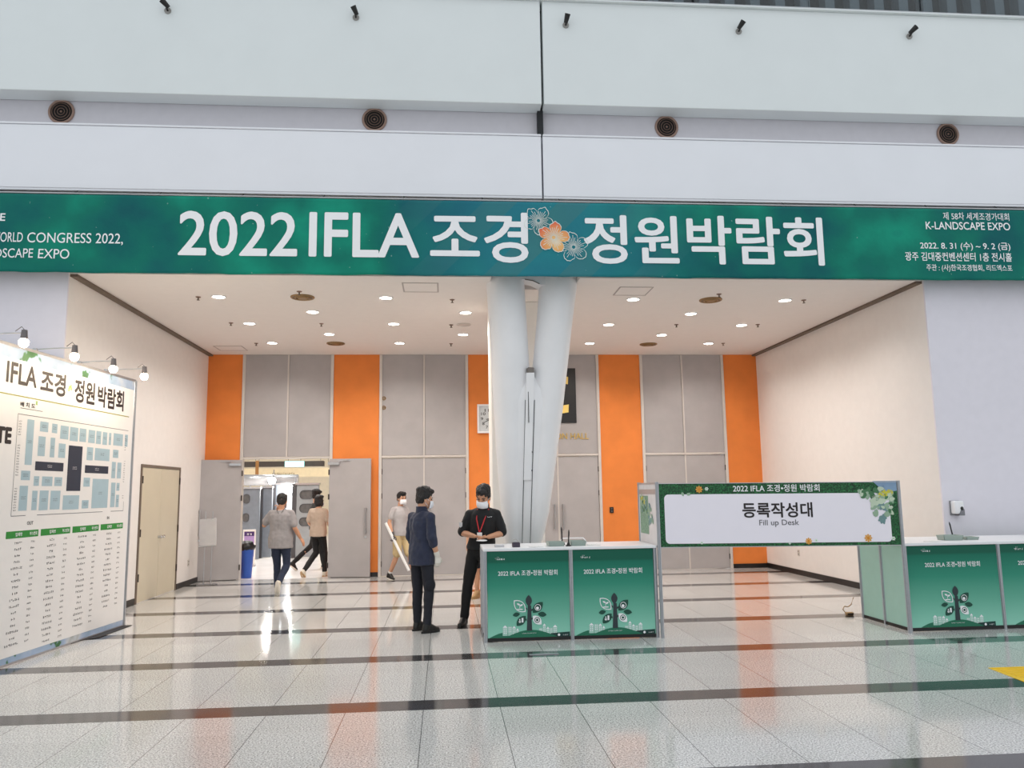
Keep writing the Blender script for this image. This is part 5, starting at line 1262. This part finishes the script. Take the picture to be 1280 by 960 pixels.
navy = pm('navy cotton', (38, 44, 66), .85, var=.16, scale=14, sheen=.15, bump=.5, bscale=14); navyp = pm('dark navy trousers', (26, 28, 38), .85, var=.12, scale=14)
blk = pm('black cotton', (20, 20, 22), .8, var=.15, scale=14, sheen=.1); blkp = pm('black trousers', (17, 17, 19), .8, var=.15, scale=14)
grey_t = pm('heather grey jersey', (152, 147, 147), .85, var=.05, scale=20, bump=.5, bscale=12); grey_l = pm('light grey jersey', (178, 173, 173), .85, var=.05, scale=20)
khaki = pm('khaki cotton', (196, 174, 132), .85, var=.05, scale=14); denim = pm('blue denim', (40, 49, 70), .85, var=.15, scale=30); beige_t = pm('beige jersey', (192, 172, 155), .85, var=.04, scale=18, bump=.5, bscale=12)
shoe_k = pm('black leather shoe', (20, 19, 19), .35, var=.1); shoe_w = pm('off white shoe', (214, 206, 190), .6); sole_w = pm('pale sole', (228, 222, 210), .6); sole_t = pm('tan sole', (176, 142, 100), .6)

# man in navy, from behind, talking to the man in black
o, V, Mh = person('man in navy long shirt and white mask seen from behind, one white glove', (-.285, 9.97, 0), (.73, .68), 1.725,
    dict(kneeL=(.09, -.01, .49), ankL=(.105, -.02, .085), kneeR=(-.10, -.03, .49), ankR=(-.125, .03, .085), head=(-.015, -.03, 1.60), neck=(0, .0, 1.455),
         elR=(-.215, .03, 1.13), wrR=(-.215, -.06, .91), elL=(.215, .0, 1.13), wrL=(.20, -.12, .91), ftR=(-.15, -1, 0), ftL=(-.05, -1, 0), curl=.42, hdR=(0, -.12, -1)),
    dict(skin=skin_m, top=dict(m=navy, hem=.80, sleeve=1.35, e=.022, flare=.022, wr=.013), legs=dict(m=navyp, w=1.0), shoe=shoe_k, glove=('R', pm('white glove', (226, 222, 212), .8)), hair='full'), vox=.0055, head=(-22, 10, 0), build=.95)
collar(o, V, navy)
b = newbm(); k = V['kneeR']; ell(b, (k.x-.03, k.y+.01, .56), (.05, .075, .085)); mk('cargo_pocket', b, navyp, o, smooth='all', local=True)

# man in black polo, rubbing his hands over the counter end
o, V, Mh = person('man in black polo shirt and white mask with red lanyard looking down at his hands', (.455, 10.24, 0), (-.16, -1), 1.775,
    dict(waist=(.02, .0, 1.07), chest=(.035, -.01, 1.27), neck=(.045, -.045, 1.44), head=(.05, -.115, 1.565), shL=(.205, -.03, 1.352), shR=(-.135, -.03, 1.352),
         elL=(.275, -.02, 1.115), wrL=(.125, -.225, 1.085), elR=(-.225, -.03, 1.125), wrR=(-.05, -.245, 1.095), hdL=(-.85, -.45, -.05), hnL=(0, -.1, -1), hdR=(.9, -.35, -.12), hnR=(0, .0, 1), curl=.22,
         hipL=(.10, 0, .91), hipR=(-.08, 0, .91), kneeR=(-.165, -.02, .49), ankR=(-.215, .02, .085), kneeL=(.13, .03, .49), ankL=(.14, .10, .085), ftR=(-.25, -1, 0)),
    dict(skin=skin2, top=dict(m=blk, hem=.93, sleeve=.93, e=.018, flare=.012), legs=dict(m=blkp, w=1.02), shoe=shoe_k, hair='full'), vox=.0055, head=(-14, 26, 6), build=.97)
collar(o, V, blk, .070, .045)
b = newbm(); c = V['pelvis']; loft(b, [(c+Vector((0, 0, .045)), .168, .127, 0), (c+Vector((0, 0, .09)), .166, .125, 0)], 32); mk('belt', b, pm('black belt', (30, 27, 25), .35), o, smooth=True, local=True)
red = pm('red lanyard', (196, 44, 48), .6)
ch = V['chest']; b = newbm(); nk = V['neck']
bp_ = Vector((ch.x-.03, ch.y-.155, 1.145)); tube(b, [nk+Vector((-.06, .03, .0)), nk+Vector((-.07, -.06, -.03)), ch+Vector((-.07, -.137, .03)), bp_+Vector((-.004, -.004, .03))], .008, 6); tube(b, [nk+Vector((.06, .03, .0)), nk+Vector((.07, -.06, -.03)), ch+Vector((.035, -.137, .03)), bp_+Vector((.004, -.004, .03))], .008, 6); ln = mk('lanyard', b, red, o, smooth=True, local=True)
b = newbm(); box(b, bp_.x-.032, bp_.x+.032, bp_.y-.012, bp_.y-.006, bp_.z-.07, bp_.z+.025, bev=.002); mk('id_card', b, MAT['paper'], ln, local=True)
b = newbm(); marks(b, ch.x+.07, ch.z+.045, .06, .014, lambda x, z: Vector((x, ch.y-.143, z)), random.Random(8)); mk('chest_lettering', b, MAT['txtw'], o, local=True)
b = newbm(); m_ = V['shR'].lerp(V['elR'], .55); nrm = Vector((-.75, -.62, 0)).normalized(); tx = Vector((-nrm.y, nrm.x, 0)); q = m_+nrm*.079
prism(b, [q+tx*.034+Vector((0, 0, .03)), q-tx*.034+Vector((0, 0, .03)), q-tx*.03-Vector((0, 0, .02)), q-Vector((0, 0, .036)), q+tx*.03-Vector((0, 0, .02))], -nrm*.012); mk('sleeve_patch', b, pm('white patch', (206, 208, 212), .7), o, local=True)
wp_ = (V['wrL']+V['wrR'])/2+Vector((.01, -.07, -.045)); b = newbm(); ell(b, wp_, (.07, .05, .010)); 
for v in b.verts: v.co.z += .006*noise.noise(v.co*40)
tissue = mk('tissue', b, MAT['paper'], None, smooth='all'); tissue.matrix_basis = Matrix.Translation(o.location) @ Matrix.Rotation(o.rotation_euler.z, 4, 'Z'); tag(tissue, 'crumpled white tissue in the hands of the man in black', 'tissue')

# man in grey tee and khaki shorts carrying a white tube
pt = at_z(497, 725)
o, V, Mh = person('man in grey t-shirt and khaki shorts with dark gloves, walking', (pt.x+.05, pt.y+.05, 0), (.72, -.7), 1.69,
    dict(head=(0, -.03, 1.60), kneeR=(-.09, .0, .49), ankR=(-.11, .20, .10), ftR=(-.1, -1, -.2), upR=(0, -.2, 1), kneeL=(.09, -.16, .50), ankL=(.10, -.28, .10), ftL=(.1, -1, .12), upL=(0, .12, 1),
         elR=(-.25, .06, 1.13), wrR=(-.235, -.02, .885), hdR=(.0, -.25, -1), curl=.75, elL=(.24, .0, 1.13), wrL=(.22, -.16, .93)),
    dict(skin=skin_m, top=dict(m=grey_l, hem=.86, sleeve=.6, e=.02), legs=dict(m=khaki, short=.92, w=1.05), shoe=shoe_k, sole=sole_w, sock=pm('white sock', (232, 230, 228), .8), glove=('R', pm('dark grey glove', (86, 82, 84), .8))), vox=.0065, head=(-8, 4, 0))
Mw = Matrix.Translation(o.location) @ Matrix.Rotation(o.rotation_euler.z, 4, 'Z')
hw_ = Mw @ (V['wrR']+Vector((.0, -.03, -.075)))
a0 = at_y(478, 656, hw_.y-.0); a1 = at_y(507, 716, hw_.y-.02); dd = (a1-a0)
b = newbm(); mid = hw_; L0 = (a0-hw_).length; dv = dd.normalized(); cyl(b, hw_-dv*L0, hw_+dv*(dd.length-L0), .028, seg=20)
wt = mk('white_tube', b, pm('white plastic tube', (240, 240, 240), .4), smooth=True); tag(wt, 'long white tube held slanting by the man in khaki shorts', 'tube')

# man in grey tee walking away through the doors, phone to his ear
pt = at_z(349, 744)
o, V, Mh = person('man in grey t-shirt and jeans walking away toward the open doors', (pt.x-.02, pt.y+.12, 0), (.06, 1), 1.70,
    dict(head=(0, -.02, 1.59), kneeL=(.08, -.10, .49), ankL=(.07, -.10, .085), kneeR=(-.10, -.05, .49), ankR=(-.03, .20, .21), ftR=(.05, -.35, -.95), upR=(0, -.95, .35),
         elL=(.31, -.06, 1.17), wrL=(.125, -.16, 1.40), hdL=(-.3, .1, 1), hnL=(-1, .2, 0), elR=(-.25, .05, 1.12), wrR=(-.315, -.10, .94), hdR=(-.45, -.2, -.75), curlR=.25, curlL=.8),
    dict(skin=skin2, top=dict(m=grey_t, hem=.78, sleeve=.72, e=.03, flare=.022, wr=.011), legs=dict(m=denim), shoe=shoe_w, sole=sole_w), vox=.0065, head=(0, 8, 0), build=1.05)
b = newbm(); nk = V['neck']; tube(b, [nk+Vector((-.075, .03, .02)), nk+Vector((-.055, .09, -.02)), nk+Vector((-.005, .125, -.13)), nk+Vector((.05, .09, -.02)), nk+Vector((.07, .03, .02))], .0045, 6); mk('neck_cord', b, MAT['black'], o, smooth=True, local=True)

# woman in beige tee and companion in black, going through the doorway
pt = at_z(384, 722)
o, V, Mh = person('woman in beige t-shirt and black trousers seen from behind in the doorway', (pt.x+.17, pt.y+.22, 0), (.42, .9), 1.66,
    dict(head=(0, -.02, 1.59), kneeL=(.05, -.02, .50), ankL=(.16, .28, .13), ftL=(.1, -.7, -.65), upL=(0, -.65, .7), kneeR=(-.13, -.06, .50), ankR=(-.17, -.02, .085), elR=(-.24, -.02, 1.14), wrR=(-.17, -.2, 1.0), elL=(.22, .03, 1.13), wrL=(.2, -.16, .98)),
    dict(skin=skin_m, top=dict(m=beige_t, hem=.84, sleeve=.75, e=.028, flare=.018, wr=.010), legs=dict(m=blkp, w=1.05), shoe=shoe_w, sole=sole_t, hair='long'), vox=.0065, head=(-8, 4, 0))
pt = at_z(371, 713)
o, V, Mh = person('person in black with a white mask walking right behind the woman in beige', (pt.x+.36, pt.y+.22, 0), (.92, .38), 1.76,
    dict(kneeR=(-.07, .10, .52), ankR=(-.06, .50, .16), ftR=(-.1, -.75, -.6), upR=(0, -.6, .75), kneeL=(.09, -.14, .5), ankL=(.10, -.22, .085)),
    dict(skin=skin_m, top=dict(m=blk, hem=.86, sleeve=1.6, e=.02), legs=dict(m=blkp, w=.95), shoe=shoe_k, sole=sole_w, hair='full'), vox=.0075, head=(10, 8, 0))
# bystander behind the counter end, only a lower leg shows
pt = at_z(596, 748)
o, V, Mh = person('bystander in dark shorts and sandals mostly hidden behind the man in black', (pt.x+.10, pt.y, 0), (-.3, -1), 1.66,
    dict(), dict(skin=skin_m, top=dict(m=grey_t, hem=.84, sleeve=.6), legs=dict(m=navyp, short=.85), shoe=sole_t, sole=sole_t), vox=.0085)
